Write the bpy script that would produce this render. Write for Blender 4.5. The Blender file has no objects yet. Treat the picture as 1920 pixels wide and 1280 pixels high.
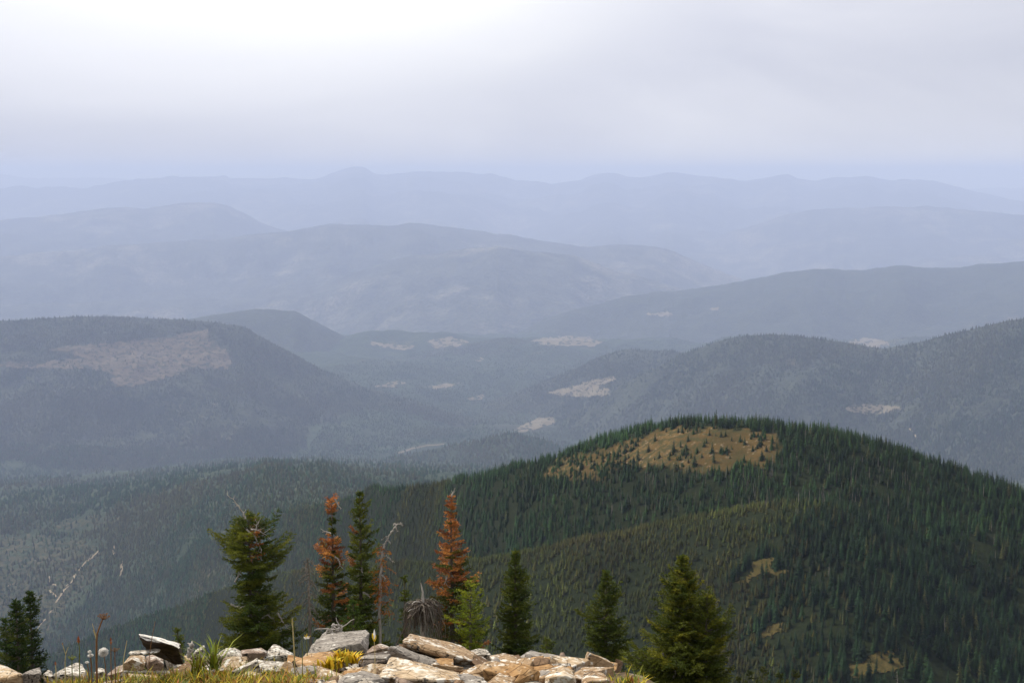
import bpy, bmesh, math, random
import numpy as np
from mathutils import Vector, Matrix

random.seed(7)
RNG = np.random.default_rng(7)
scene = bpy.context.scene
COL = scene.collection
R = math.radians

# ------------------------------------------------------------------ camera
EYE = 1.7                       # eye height above the summit ground
FPX = 1920 * 50.0 / 36.0        # focal length in photo pixels
V0 = 322.0                      # photo row of the true horizon
PITCH = math.atan((640 - V0) / FPX)
cam_data = bpy.data.cameras.new("camera")
cam_data.lens = 50; cam_data.sensor_width = 36
cam_data.clip_start = 0.1; cam_data.clip_end = 600000
cam = bpy.data.objects.new("camera", cam_data); COL.objects.link(cam)
cam.location = (0, 0, EYE); cam.rotation_euler = (math.pi / 2 - PITCH, 0, 0)
scene.camera = cam

# ------------------------------------------------------------------ light and sky
SUN_AZ, SUN_EL = R(-52), R(50)
SUN_DIR = Vector((math.sin(SUN_AZ) * math.cos(SUN_EL), math.cos(SUN_AZ) * math.cos(SUN_EL), math.sin(SUN_EL)))
sun_data = bpy.data.lights.new("sun", 'SUN')
sun_data.energy = 4.6; sun_data.angle = R(5); sun_data.color = (1.0, 0.93, 0.82)
sun = bpy.data.objects.new("sun", sun_data); COL.objects.link(sun)
sun.rotation_euler = (-SUN_DIR).to_track_quat('-Z', 'Y').to_euler()
sun.location = (0, -20, 60)

world = bpy.data.worlds.new("World"); scene.world = world; world.use_nodes = True
def build_world():
    nt = world.node_tree; N = nt.nodes; L = nt.links; N.clear()
    def nd(t, **k):
        n = N.new(t)
        for a, b in k.items(): setattr(n, a, b)
        return n
    def math_(op, a, b=None, c=None, clamp=False):
        m = nd('ShaderNodeMath', operation=op); m.use_clamp = clamp
        for i, v in enumerate((a, b, c)):
            if v is None: continue
            if isinstance(v, (int, float)): m.inputs[i].default_value = v
            else: L.new(v, m.inputs[i])
        return m.outputs[0]
    out = nd('ShaderNodeOutputWorld'); bg = nd('ShaderNodeBackground')
    tc = nd('ShaderNodeTexCoord'); sep = nd('ShaderNodeSeparateXYZ')
    L.new(tc.outputs['Generated'], sep.inputs[0])
    sky = nd('ShaderNodeTexSky', sky_type='NISHITA'); sky.sun_disc = False
    sky.sun_elevation = SUN_EL; sky.sun_rotation = SUN_AZ; sky.dust_density = 4; sky.altitude = 2000
    skys = nd('ShaderNodeVectorMath', operation='SCALE'); L.new(sky.outputs[0], skys.inputs[0]); skys.inputs['Scale'].default_value = 0.08
    # broad cloud banks, stretched along the horizon
    mp = nd('ShaderNodeMapping'); mp.inputs['Scale'].default_value = (1.3, 1.3, 5.0); mp.inputs['Location'].default_value = (0.35, 0.1, 0.2)
    mp.inputs['Rotation'].default_value = (0, R(5), 0)
    L.new(tc.outputs['Generated'], mp.inputs[0])
    n1 = nd('ShaderNodeTexNoise'); n1.inputs['Scale'].default_value = 2.2; n1.inputs['Detail'].default_value = 6; n1.inputs['Roughness'].default_value = 0.5; n1.inputs['Distortion'].default_value = 0.4
    L.new(mp.outputs[0], n1.inputs['Vector'])
    ramp = nd('ShaderNodeValToRGB')
    e = ramp.color_ramp.elements
    e[0].position = 0.36; e[0].color = (0.63, 0.65, 0.755, 1)
    e[1].position = 0.64; e[1].color = (0.80, 0.81, 0.885, 1)
    L.new(n1.outputs[0], ramp.inputs[0])
    # thin bright cloud in front of the sun: brighter towards it
    G_AZ, G_EL = R(-9.5), R(9.3)
    gdir = Vector((math.sin(G_AZ) * math.cos(G_EL), math.cos(G_AZ) * math.cos(G_EL), math.sin(G_EL)))
    sb = nd('ShaderNodeVectorMath', operation='SUBTRACT'); L.new(tc.outputs['Generated'], sb.inputs[0]); sb.inputs[1].default_value = gdir
    ml = nd('ShaderNodeVectorMath', operation='MULTIPLY'); L.new(sb.outputs[0], ml.inputs[0]); ml.inputs[1].default_value = (1 / .19, 1 / .19, 1 / .075)
    ln = nd('ShaderNodeVectorMath', operation='LENGTH'); L.new(ml.outputs[0], ln.inputs[0])
    dd = math_('ADD', ln.outputs['Value'], math_('MULTIPLY_ADD', n1.outputs[0], 1.2, -0.6))
    gl = nd('ShaderNodeMapRange', interpolation_type='SMOOTHERSTEP')
    L.new(dd, gl.inputs[0]); gl.inputs[1].default_value = 2.1; gl.inputs[2].default_value = 0.3
    gl.inputs[3].default_value = 0.0; gl.inputs[4].default_value = 1.0
    dt = nd('ShaderNodeVectorMath', operation='DOT_PRODUCT'); L.new(tc.outputs['Generated'], dt.inputs[0]); dt.inputs[1].default_value = SUN_DIR
    gl2 = nd('ShaderNodeMapRange', interpolation_type='SMOOTHERSTEP')
    L.new(dt.outputs['Value'], gl2.inputs[0]); gl2.inputs[1].default_value = 0.2; gl2.inputs[2].default_value = 1.0
    gl3 = nd('ShaderNodeMapRange', interpolation_type='SMOOTHERSTEP')
    L.new(ln.outputs['Value'], gl3.inputs[0]); gl3.inputs[1].default_value = 4.0; gl3.inputs[2].default_value = 0.5
    mixw = nd('ShaderNodeMix', data_type='RGBA'); L.new(gl.outputs[0], mixw.inputs[0])
    L.new(ramp.outputs[0], mixw.inputs[6]); mixw.inputs[7].default_value = (1.06, 1.06, 1.07, 1)
    # the overcast is brighter overhead
    zc = math_('MAXIMUM', sep.outputs[2], 0.0)
    br = math_('MULTIPLY_ADD', zc, 0.45, 0.93)
    br2 = math_('MULTIPLY_ADD', gl3.outputs[0], 0.12, math_('MULTIPLY_ADD', gl2.outputs[0], 0.10, br))
    sc = nd('ShaderNodeVectorMath', operation='SCALE'); L.new(mixw.outputs[2], sc.inputs[0]); L.new(br2, sc.inputs['Scale'])
    # blue lowered in the unseen sky overhead, added to make the haze less blue
    zf = nd('ShaderNodeMapRange', interpolation_type='SMOOTHSTEP'); L.new(zc, zf.inputs[0]); zf.inputs[1].default_value = 0.08; zf.inputs[2].default_value = 0.5
    neu = nd('ShaderNodeMix', data_type='RGBA', blend_type='MULTIPLY'); L.new(zf.outputs[0], neu.inputs[0]); L.new(sc.outputs[0], neu.inputs[6]); neu.inputs[7].default_value = (1.0, 0.985, 0.86, 1)
    fin = nd('ShaderNodeMix', data_type='RGBA'); fin.inputs[0].default_value = 0.95
    L.new(skys.outputs[0], fin.inputs[6]); L.new(neu.outputs[2], fin.inputs[7])
    L.new(fin.outputs[2], bg.inputs[0]); bg.inputs[1].default_value = 1.0
    L.new(bg.outputs[0], out.inputs[0])
build_world()

vs = scene.view_settings
vs.view_transform = 'Standard'; vs.look = 'None'; vs.exposure = 0.0; vs.gamma = 1.0
vs.use_curve_mapping = False
scene.render.engine = 'CYCLES'
cy = scene.cycles
cy.use_denoising = True
cy.max_bounces = 6; cy.diffuse_bounces = 3; cy.transparent_max_bounces = 8; cy.volume_bounces = 2
cy.caustics_reflective = False; cy.caustics_refractive = False

# ------------------------------------------------------------------ helpers: pixels and directions
SP, CP = math.sin(PITCH), math.cos(PITCH)
def pix_dir(u, v):
    """photo pixel -> azimuth (rad, + right) and tangent of the depression"""
    x = (np.asarray(u, float) - 960) / FPX; z = -(np.asarray(v, float) - 640) / FPX
    dx = x; dy = CP + z * SP; dz = -SP + z * CP
    h = np.hypot(dx, dy)
    return np.arctan2(dx, dy), -dz / h
def pix_point(u, v, r):
    """point on the ray of a photo pixel at horizontal distance r"""
    a, t = pix_dir(u, v)
    return np.stack([r * np.sin(a), r * np.cos(a), EYE - r * t], -1)
def project(P):
    P = np.asarray(P, float); x = P[..., 0]; y = P[..., 1]; z = P[..., 2] - EYE
    f = y * CP - z * SP; up = y * SP + z * CP
    return 960 + FPX * x / f, 640 - FPX * up / f

def hash2(i, j, s):
    n = (i.astype(np.int64) * 374761393 + j.astype(np.int64) * 668265263 + s * 974634721) & 0x7fffffff
    n = ((n ^ (n >> 13)) * 1274126177) & 0x7fffffff
    n = (n ^ (n >> 16)) & 0xffff
    return n / 65535.0 * 2 - 1
def vnoise(x, y, s=0):
    i = np.floor(x); j = np.floor(y); fx = x - i; fy = y - j
    fx = fx * fx * fx * (fx * (fx * 6 - 15) + 10); fy = fy * fy * fy * (fy * (fy * 6 - 15) + 10)
    i = i.astype(np.int64); j = j.astype(np.int64)
    a = hash2(i, j, s); b = hash2(i + 1, j, s); c = hash2(i, j + 1, s); d = hash2(i + 1, j + 1, s)
    return (a * (1 - fx) + b * fx) * (1 - fy) + (c * (1 - fx) + d * fx) * fy
def fbm(x, y, o=4, s=0, g=0.5):
    t = 0; a = 1.0; n = 0
    for k in range(o):
        t = t + a * vnoise(x, y, s + k * 17); n += a; a *= g
        x, y = x * 1.9 + y * 0.6 + 3.1, y * 1.9 - x * 0.6 + 7.7
    return t / n
def smooth(x, a, b):
    t = np.clip((x - a) / (b - a), 0, 1); return t * t * (3 - 2 * t)
def in_poly(u, v, poly):
    p = np.asarray(poly, float); inside = np.zeros(np.shape(u), bool)
    n = len(p)
    for k in range(n):
        x0, y0 = p[k]; x1, y1 = p[(k + 1) % n]
        c = ((y0 > v) != (y1 > v)) & (u < (x1 - x0) * (v - y0) / (y1 - y0 + 1e-12) + x0)
        inside ^= c
    return inside

def mesh_np(name, verts, faces, mat=None, parent=None, smooth_=False, attrs=None, mats=None, midx=None, link=True):
    """mesh object from arrays; faces (n,3) or (n,4)"""
    me = bpy.data.meshes.new(name)
    verts = np.asarray(verts, np.float32); faces = np.asarray(faces, np.int32)
    k = faces.shape[1] if len(faces) else 3
    me.vertices.add(len(verts)); me.vertices.foreach_set('co', verts.ravel())
    if len(faces):
        me.loops.add(faces.size); me.loops.foreach_set('vertex_index', faces.ravel())
        me.polygons.add(len(faces)); me.polygons.foreach_set('loop_start', np.arange(0, faces.size, k, dtype=np.int32))
        if smooth_: me.polygons.foreach_set('use_smooth', np.ones(len(faces), bool))
        if midx is not None: me.polygons.foreach_set('material_index', np.asarray(midx, np.int32))
    me.update(calc_edges=True)
    for an, (ty, arr) in (attrs or {}).items():
        at = me.attributes.new(an, ty, 'POINT')
        arr = np.asarray(arr)
        if ty == 'FLOAT_COLOR':
            if arr.shape[1] == 3: arr = np.concatenate([arr, np.ones((len(arr), 1))], 1)
            at.data.foreach_set('color', arr.astype(np.float32).ravel())
        elif ty == 'FLOAT_VECTOR': at.data.foreach_set('vector', arr.astype(np.float32).ravel())
        elif ty == 'INT': at.data.foreach_set('value', arr.astype(np.int32))
        else: at.data.foreach_set('value', arr.astype(np.float32))
    for m in (mats or ([mat] if mat else [])): me.materials.append(m)
    o = bpy.data.objects.new(name, me)
    if link: COL.objects.link(o)
    if parent: o.parent = parent
    return o
def tag(o, label=None, cat=None, group=None, kind=None):
    if label: o['label'] = label
    if cat: o['category'] = cat
    if group: o['group'] = group
    if kind: o['kind'] = kind
    return o
def empty(name, loc, label, cat, group=None):
    o = bpy.data.objects.new(name, None); COL.objects.link(o); o.location = loc; o.empty_display_size = 0.1
    return tag(o, label, cat, group)

class NT:
    """small material builder"""
    def __init__(self, name, rough=0.9, spec=0.2):
        self.m = bpy.data.materials.new(name); self.m.use_nodes = True
        self.t = self.m.node_tree; self.b = self.t.nodes['Principled BSDF']
        self.b.inputs['Roughness'].default_value = rough; self.b.inputs['Specular IOR Level'].default_value = spec
        self.out = self.t.nodes['Material Output']
    def n(self, t, **k):
        x = self.t.nodes.new(t)
        for a, b in k.items(): setattr(x, a, b)
        return x
    def l(self, a, b): self.t.links.new(a, b)
    def pos(self, obj=False):
        return self.n('ShaderNodeTexCoord').outputs['Object'] if obj else self.n('ShaderNodeNewGeometry').outputs['Position']
    def noise(self, vec, scale, detail=3, rough=0.5, out='Fac', dist=0.0):
        x = self.n('ShaderNodeTexNoise'); x.inputs['Scale'].default_value = scale; x.inputs['Detail'].default_value = detail
        x.inputs['Roughness'].default_value = rough; x.inputs['Distortion'].default_value = dist
        self.l(vec, x.inputs['Vector']); return x.outputs[0 if out == 'Fac' else 1]
    def vscale(self, vec, s):
        x = self.n('ShaderNodeMapping'); x.inputs['Scale'].default_value = s; self.l(vec, x.inputs[0]); return x.outputs[0]
    def ramp(self, f, stops, interp='LINEAR'):
        x = self.n('ShaderNodeValToRGB'); x.color_ramp.interpolation = interp; e = x.color_ramp.elements
        while len(e) < len(stops): e.new(0.5)
        for k, (p, c) in enumerate(stops):
            e[k].position = p
            e[k].color = (*c, 1) if not isinstance(c, (int, float)) else (c, c, c, 1)
        self.l(f, x.inputs[0]); return x.outputs[0]
    def mix(self, f, a, b, mode='MIX'):
        x = self.n('ShaderNodeMix', data_type='RGBA', blend_type=mode)
        for i, v in ((0, f), (6, a), (7, b)):
            if isinstance(v, (int, float)): x.inputs[i].default_value = v if i == 0 else (v, v, v, 1)
            elif isinstance(v, tuple): x.inputs[i].default_value = (*v, 1)
            else: self.l(v, x.inputs[i])
        return x.outputs[2]
    def math(self, op, a, b=0.0, clamp=False):
        x = self.n('ShaderNodeMath', operation=op); x.use_clamp = clamp
        for i, v in ((0, a), (1, b)):
            if isinstance(v, (int, float)): x.inputs[i].default_value = v
            else: self.l(v, x.inputs[i])
        return x.outputs[0]
    def attr(self, name, ty='GEOMETRY', out='Color'):
        x = self.n('ShaderNodeAttribute', attribute_name=name, attribute_type=ty); return x.outputs[out]
    def col(self, c): self.l(c, self.b.inputs['Base Color']); return self
    def bump(self, h, strength=0.5, dist=0.05):
        x = self.n('ShaderNodeBump'); x.inputs['Strength'].default_value = strength; x.inputs['Distance'].default_value = dist
        self.l(h, x.inputs['Height']); self.l(x.outputs[0], self.b.inputs['Normal']); return self

# ------------------------------------------------------------------ terrain
KS = 1.5            # size of the valley and all that lies beyond the hill
FLOOR = -1240.0 * KS
# crest of each ridge: (photo column, photo row, horizontal distance in m); front/back slope, rounding, relief amplitude and size
RIDGES = [
 ("forested_hill", [(-260,1500,9500),(0,1310,9300),(100,1230,9000),(200,1150,8700),(300,1072,8000),(430,996,6800),(560,952,4900),(700,925,3200),(860,908,2300),(960,886,2090),(1040,862,2040),(1110,836,2000),(1190,812,1960),(1260,799,1930),(1310,794,1905),(1380,797,1885),(1480,803,1860),(1560,818,1830),(1640,838,1810),(1720,862,1790),(1800,892,1775),(1920,930,1750),(2100,990,1720),(2500,1100,1700)], .47,.45,70, 16,170),
 ("hill_spur", [(-260,1420,6400),(0,1278,6000),(120,1216,5700),(240,1166,5200),(330,1138,4700),(420,1106,4000),(520,1080,3200),(640,1064,2500),(760,1064,2000),(870,1062,1770),(1000,1040,1720),(1100,1016,1690),(1250,986,1660),(1400,958,1640),(1480,946,1630),(1560,948,1600),(1640,985,1560),(1720,1050,1520),(1800,1130,1480),(1900,1240,1430),(2100,1400,1400)], .47,.5,60, 12,120),
 ("low_ridge", [(200,960,5600),(400,925,5400),(600,890,5250),(720,862,5200),(850,836,5150),(960,812,5100),(1020,825,5100),(1100,860,5100),(1250,930,5100)], .22,.4,150, 25,260),
 ("clearcut_mountain", [(-600,640,8300),(-200,612,8200),(0,603,8050),(60,599,8000),(130,594,8000),(200,593,8000),(300,596,8000),(370,602,7900),(430,607,7800),(455,611,7700),(480,626,7650),(520,648,7600),(560,668,7550),(600,690,7500),(650,712,7400),(700,730,7350),(760,748,7250),(850,775,7100),(950,804,6900),(1050,830,6700),(1200,860,6600)], .26,.5,200, 75,420),
 ("wooded_hill", [(200,640,11200),(330,602,11000),(400,590,11000),(450,583,11000),(500,578,11000),(550,583,10950),(600,606,10900),(650,633,10800),(700,652,10700),(760,670,10500),(830,692,10300),(950,730,10100)], .25,.4,250, 85,500),
 ("valley_knoll", [(680,705,9900),(720,690,9900),(780,671,9900),(850,651,9950),(900,639,10000),(955,633,10000),(1000,641,10000),(1050,663,10000),(1110,695,9900),(1200,730,9900)], .25,.4,250, 25,500),
 ("far_knoll", [(900,760,7900),(1000,722,7900),(1080,690,7800),(1130,667,7700),(1170,656,7700),(1250,658,7700),(1300,664,7700),(1400,700,7700)], .26,.4,200, 40,450),
 ("right_mountain", [(1050,800,6900),(1150,730,6800),(1270,667,6600),(1340,641,6500),(1390,630,6450),(1440,627,6400),(1500,630,6350),(1580,642,6250),(1650,655,6150),(1700,648,6050),(1760,632,5950),(1850,610,5850),(1920,597,5800),(2100,570,5700),(2500,540,5600)], .33,.45,220, 90,400),
 ("hazy_ridge", [(780,690,11960),(880,655,12328),(960,630,12696),(1000,608,12880),(1080,582,13064),(1170,557,13340),(1270,546,13616),(1340,535,13708),(1380,528,13800),(1470,512,13800),(1530,502,13800),(1620,506,13984),(1690,498,13984),(1800,500,14076),(1900,491,14076),(2050,478,14076),(2500,460,14076)], .24,.35,500, 190,900),
 ("middle_ridge", [(500,560,17242),(650,515,17066),(760,482,16800),(850,468,16800),(900,462,16800),(940,461,16800),(1000,470,16800),(1080,478,16800),(1130,498,16800),(1220,524,16800),(1330,560,16800)], .22,.35,500, 190,1000),
 ("long_ridge", [(-600,500,20500),(0,479,20500),(130,470,20500),(300,452,20500),(400,447,20500),(550,431,20500),(610,421,20500),(700,424,20500),(740,424,20500),(770,417,20500),(850,426,20500),(960,440,20500),(1050,454,20500),(1110,462,20500),(1180,457,20500),(1250,466,20500),(1300,488,20500),(1360,512,20500),(1450,545,20500)], .22,.35,700, 240,1300),
 ("blue_mountain", [(-600,450,26500),(-200,430,26500),(0,412,26500),(100,402,26500),(200,390,26500),(240,389,26500),(270,393,26500),(300,388,26500),(340,381,26500),(400,379,26500),(430,386,26500),(460,400,26500),(490,416,26500),(560,440,26500),(700,470,26500)], .2,.3,900, 260,1500),
 ("blue_ridge", [(1200,490,28500),(1300,462,28500),(1380,432,28500),(1440,415,28500),(1480,401,28500),(1550,389,28500),(1600,390,28500),(1660,385,28500),(1700,388,28500),(1740,385,28500),(1800,392,28500),(1900,402,28500),(2100,410,28500),(2500,420,28500)], .2,.3,900, 260,1500),
 ("far_mountain_range", [(-600,352,43000),(0,353,43000),(60,351,43000),(150,353,43000),(180,349,43000),(210,340,43000),(260,337,43000),(320,333,43000),(400,331,43000),(422,327,43000),(432,333,43000),(530,333,43000),(550,334,43000),(585,337,43000),(605,332,43000),(625,323,43000),(645,317,43000),(665,312,43000),(685,313,43000),(700,325,43000),(720,328,43000),(770,323,43000),(800,322,43000),(880,323,43000),(910,328,43000),(940,338,43000),(970,344,43000),(1040,345,43000),(1090,339,43000),(1110,330,43000),(1130,326,43000),(1155,326,43000),(1180,333,43000),(1210,333,43000),(1235,326,43000),(1265,323,43000),(1300,329,43000),(1340,330,43000),(1400,337,43000),(1430,334,43000),(1465,326,43000),(1478,324,43000),(1495,333,43000),(1530,338,43000),(1570,332,43000),(1630,330,43000),(1650,335,43000),(1670,340,43000),(1700,336,43000),(1750,338,43000),(1800,350,43000),(1860,364,43000),(1920,378,43000),(2050,395,43000),(2500,400,43000)], .10,.3,1500, 380,2200),
 ("distant_range", [(-600,335,62000),(-100,322,62000),(0,325,62000),(20,328,62000),(40,332,62000),(110,333,62000),(190,333,62000),(260,338,62000),(330,335,62000),(400,345,62000),(700,350,62000),(1200,352,62000),(1750,350,62000),(1850,352,62000),(2000,350,62000),(2500,352,62000)], .10,.3,1500, 150,2600),
 ("green_slope", [(-900,985,3400),(-300,972,3300),(0,966,3600),(150,962,3300),(300,962,2750),(400,966,2300),(500,974,1800),(600,992,1600),(750,1050,1450)], .13,.2,420, 24,300),
]
HS = 0.45          # the hill's distance (trees of 5 to 13 m)
NAZ = 720
AZ = np.linspace(R(-31), R(31), NAZ)
RR = np.concatenate([np.linspace(55, 550, 24)[:-1], np.arange(550, 1400, 4.2),
                     np.exp(np.arange(math.log(1400), math.log(9000 * KS), 0.0078)),
                     np.exp(np.linspace(math.log(9000 * KS), math.log(84000 * KS), 262))])
A2, R2 = np.meshgrid(AZ, RR)           # rows: distance, columns: azimuth
X2, Y2 = R2 * np.sin(A2), R2 * np.cos(A2)
def build_heights():
    q = R2 / KS; roll = smooth(q, 4600, 7500)
    H = FLOOR + KS * (-420 * smooth(q, 10000, 14500) - 0.02 * np.clip(q - 14000, 0, 30000) + (22 + 120 * roll) * fbm(X2 / KS / 900, Y2 / KS / 900, 5, 3) + 9 * fbm(X2 / KS / 160, Y2 / KS / 160, 3, 5))
    ID = np.full(H.shape, -1)
    for k, (nm, pts, sf, sb, w, amp, lam) in enumerate(RIDGES):
        p = np.array(pts, float)
        f = HS if k < 2 else KS
        p[:, 2] *= f; w, amp, lam = w * f, amp * f, lam * f
        a, t = pix_dir(p[:, 0], p[:, 1]); zc = EYE - p[:, 2] * t
        fine = np.linspace(AZ[0], AZ[-1], 6000)
        zf = np.interp(fine, a, zc); rf = np.interp(fine, a, p[:, 2])
        ker = np.hanning(41); ker /= ker.sum()
        zf = np.convolve(np.pad(zf, 20, 'edge'), ker, 'valid')
        ker = np.hanning(301); ker /= ker.sum()
        rf = np.convolve(np.pad(rf, 150, 'edge'), ker, 'valid')
        rc0 = np.interp(AZ, fine, rf); z0 = np.interp(AZ, fine, zf)
        x = AZ * rc0
        z0 = z0 + 0.0009 * rc0 * fbm(x / (0.012 * rc0.mean()), x * 0 + k, 5, 11 + k, 0.65) + (0.0011 * rc0 * fbm(x / (0.035 * rc0.mean()), x * 0 + 3 * k, 3, 61 + k) if 8 <= k < 15 else 0)
        rc = np.interp(AZ, fine, rf)[None, :]; zc2 = z0[None, :]
        d = rc - R2
        uf = np.maximum(d, 0); ub = np.maximum(-d, 0)
        z = zc2 - sf * uf * uf / (uf + w) - sb * ub * ub / (ub + w)
        rel = amp * (fbm(X2 / lam, Y2 / lam, 5, 31 + k) - 0.25 * np.abs(fbm(X2 / lam * 2.3, Y2 / lam * 2.3, 4, 71 + k)))
        z = z + rel * smooth(uf + ub, 0, lam * 0.9)
        up = z > H
        H = np.where(up, z, H); ID = np.where(up, k, ID)
    # the camera's own mountain falls away steeply
    zn = -23 - 0.60 * (R2 - 58)
    up = zn > H
    H = np.where(up, zn, H); ID = np.where(up, 99, ID)
    return H, ID
HG, IDG = build_heights()

def hgt(az, r):
    """terrain height by bilinear look-up in the polar grid"""
    c = np.clip((az - AZ[0]) / (AZ[1] - AZ[0]), 0, NAZ - 1.001)
    q = np.interp(r, RR, np.arange(len(RR))); q = np.clip(q, 0, len(RR) - 1.001)
    i = q.astype(int); j = c.astype(int); fi = q - i; fj = c - j
    return (HG[i, j] * (1 - fj) + HG[i, j + 1] * fj) * (1 - fi) + (HG[i + 1, j] * (1 - fj) + HG[i + 1, j + 1] * fj) * fi
def ridge_at(az, r):
    j = np.clip(np.rint((az - AZ[0]) / (AZ[1] - AZ[0])), 0, NAZ - 1).astype(int)
    i = np.clip(np.rint(np.interp(r, RR, np.arange(len(RR)))), 0, len(RR) - 1).astype(int)
    return IDG[i, j]
# line of sight: running maximum of the elevation tangent along each azimuth
TG = (HG - EYE) / R2
CUM = np.maximum.accumulate(TG, axis=0)
def sees(az, r, z):
    """is a point at height z above the skyline of everything nearer?"""
    j = np.clip(np.rint((az - AZ[0]) / (AZ[1] - AZ[0])), 0, NAZ - 1).astype(int)
    i = np.clip(np.floor(np.interp(r, RR, np.arange(len(RR)))).astype(int) - 1, 0, len(RR) - 1)
    return (z - EYE) / r > CUM[i, j]
def hit(u, v):
    """first terrain point on the ray of a photo pixel: azimuth, distance (nan in the sky)"""
    u = np.atleast_1d(np.asarray(u, float)); v = np.atleast_1d(np.asarray(v, float))
    a, t = pix_dir(u, v)
    j = np.clip(np.rint((a - AZ[0]) / (AZ[1] - AZ[0])), 0, NAZ - 1).astype(int)
    out = np.full(len(u), np.nan)
    for col in np.unique(j):
        s = np.where(j == col)[0]
        c = CUM[:, col]
        k = np.searchsorted(c, -t[s], side='left')
        ok = (k < len(RR)) & (k > 0)
        kk = np.clip(k, 1, len(RR) - 1)
        f = np.clip((-t[s] - c[kk - 1]) / np.maximum(c[kk] - c[kk - 1], 1e-9), 0, 1)
        rr = RR[kk - 1] + f * (RR[kk] - RR[kk - 1])
        out[s] = np.where(ok, rr, np.nan)
    return a, out

U2, V2 = project(np.stack([X2, Y2, HG], -1))
BALD = [(1010,890),(1040,862),(1110,850),(1190,826),(1250,806),(1300,797),(1400,800),(1450,812),(1478,830),(1470,858),(1420,872),(1350,886),(1290,880),(1220,874),(1150,884),(1120,902),(1060,900)]
bald = in_poly(U2 + 34 * fbm(X2 / 16, Y2 / 16, 4, 91), V2 + 12 * fbm(X2 / 16, Y2 / 16, 4, 92), BALD) & (IDG == 0)

# materials of the land
def far_forest(name, dark, light, open_c, lo=0.62, hi=0.72, sc=1.0):
    m = NT(name, 0.95, 0.05); P = m.pos()
    big = m.noise(P, 0.0011 / KS * sc, 5, 0.6); mid = m.noise(P, 0.006 / KS * sc, 4, 0.6); fine = m.noise(P, 0.045 / KS * sc, 3, 0.7)
    s = m.math('ADD', m.math('MULTIPLY', mid, 0.45), m.math('MULTIPLY', fine, 0.55))
    base = m.ramp(s, [(0.34, dark), (0.62, light)])
    op = m.math('ADD', m.math('MULTIPLY', big, 0.62), m.math('MULTIPLY', mid, 0.38))
    mask = m.ramp(op, [(lo, 0.0), (hi, 1.0)])
    mask = m.mix(1.0, mask, m.ramp(fine, [(0.38, 0.0), (0.6, 1.0)]), 'MULTIPLY')
    m.col(m.mix(mask, base, open_c))
    m.bump(m.math('ADD', fine, m.math('MULTIPLY', mid, 1.5)), 0.8, 14.0 * KS / sc)
    return m.m
M_FAR = far_forest("distant_forest_cover", (0.018, 0.026, 0.020), (0.052, 0.062, 0.040), (0.20, 0.165, 0.11))
M_FAR2 = far_forest("remote_forest_cover", (0.010, 0.016, 0.012), (0.085, 0.092, 0.066), (0.22, 0.20, 0.15), 0.52, 0.64, 0.5)
M_VALLEY = far_forest("valley_forest_cover", (0.014, 0.026, 0.018), (0.050, 0.068, 0.040), (0.16, 0.125, 0.075), 0.60, 0.70, 1.6)
def hill_ground():
    m = NT("hill_ground_cover", 0.95, 0.05); P = m.pos()
    a = m.noise(P, 0.05, 4, 0.6); b = m.noise(P, 0.42, 4, 0.65); c = m.noise(P, 0.018, 3, 0.5)
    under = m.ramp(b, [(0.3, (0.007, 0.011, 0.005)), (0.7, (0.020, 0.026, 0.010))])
    grass = m.ramp(m.math('ADD', m.math('MULTIPLY', a, 0.6), m.math('MULTIPLY', c, 0.4)), [(0.35, (0.040, 0.034, 0.013)), (0.5, (0.088, 0.057, 0.020)), (0.66, (0.130, 0.088, 0.036))])
    stone = m.ramp(b, [(0.56, 0.0), (0.64, 1.0)])
    stone = m.mix(1.0, stone, m.ramp(a, [(0.44, 0.0), (0.58, 1.0)]), 'MULTIPLY')
    grass = m.mix(stone, grass, (0.22, 0.17, 0.12))
    shrub = m.mix(1.0, m.ramp(m.noise(P, 0.23, 3, 0.6), [(0.46, 0.0), (0.54, 1.0)]), m.ramp(c, [(0.36, 0.0), (0.5, 1.0)]), 'MULTIPLY')
    grass = m.mix(m.math('MULTIPLY', shrub, 0.85), grass, (0.050, 0.048, 0.020))
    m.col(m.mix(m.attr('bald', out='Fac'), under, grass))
    m.bump(m.math('ADD', a, b), 0.4, 0.8)
    return m.m
M_HILL = hill_ground()
M_SLOPE = far_forest("mountainside_cover", (0.03, 0.03, 0.018), (0.09, 0.075, 0.045), (0.2, 0.16, 0.1), sc=8)

def split_terrain():
    n, mcol = HG.shape
    P = np.stack([X2, Y2, HG], -1).reshape(-1, 3)
    idx = np.arange(n * mcol).reshape(n, mcol)
    F = np.stack([idx[:-1, :-1], idx[:-1, 1:], idx[1:, 1:], idx[1:, :-1]], -1).reshape(-1, 4)
    fid = IDG[:-1, :-1].reshape(-1).copy()
    fid[fid == 1] = 0
    names = {k: r[0] for k, r in enumerate(RIDGES)}; names[-1] = "valley_floor"; names[99] = "mountainside"
    for k in np.unique(fid):
        f = F[fid == k]
        used, inv = np.unique(f, return_inverse=True)
        mat = {0: M_HILL, 99: M_SLOPE, -1: M_VALLEY, 2: M_VALLEY, 15: M_VALLEY}.get(k, M_FAR2 if k >= 9 else M_FAR)
        at = {'bald': ('FLOAT', bald.reshape(-1)[used].astype(float))} if k == 0 else None
        o = mesh_np(names[k], P[used], inv.reshape(-1, 4), mat, smooth_=True, attrs=at)
        tag(o, kind='structure')
split_terrain()
# one ground sheet under everything, out to the horizon
def ground_sheet():
    rad = 150000.0; n = 96
    v = [(0, 0, FLOOR - 2400)] + [(rad * math.cos(i * 2 * math.pi / n), rad * math.sin(i * 2 * math.pi / n), FLOOR - 2400) for i in range(n)]
    f = [(0, 1 + i, 1 + (i + 1) % n) for i in range(n)]
    tag(mesh_np("ground", v, f, M_VALLEY), kind='structure')
ground_sheet()

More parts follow.
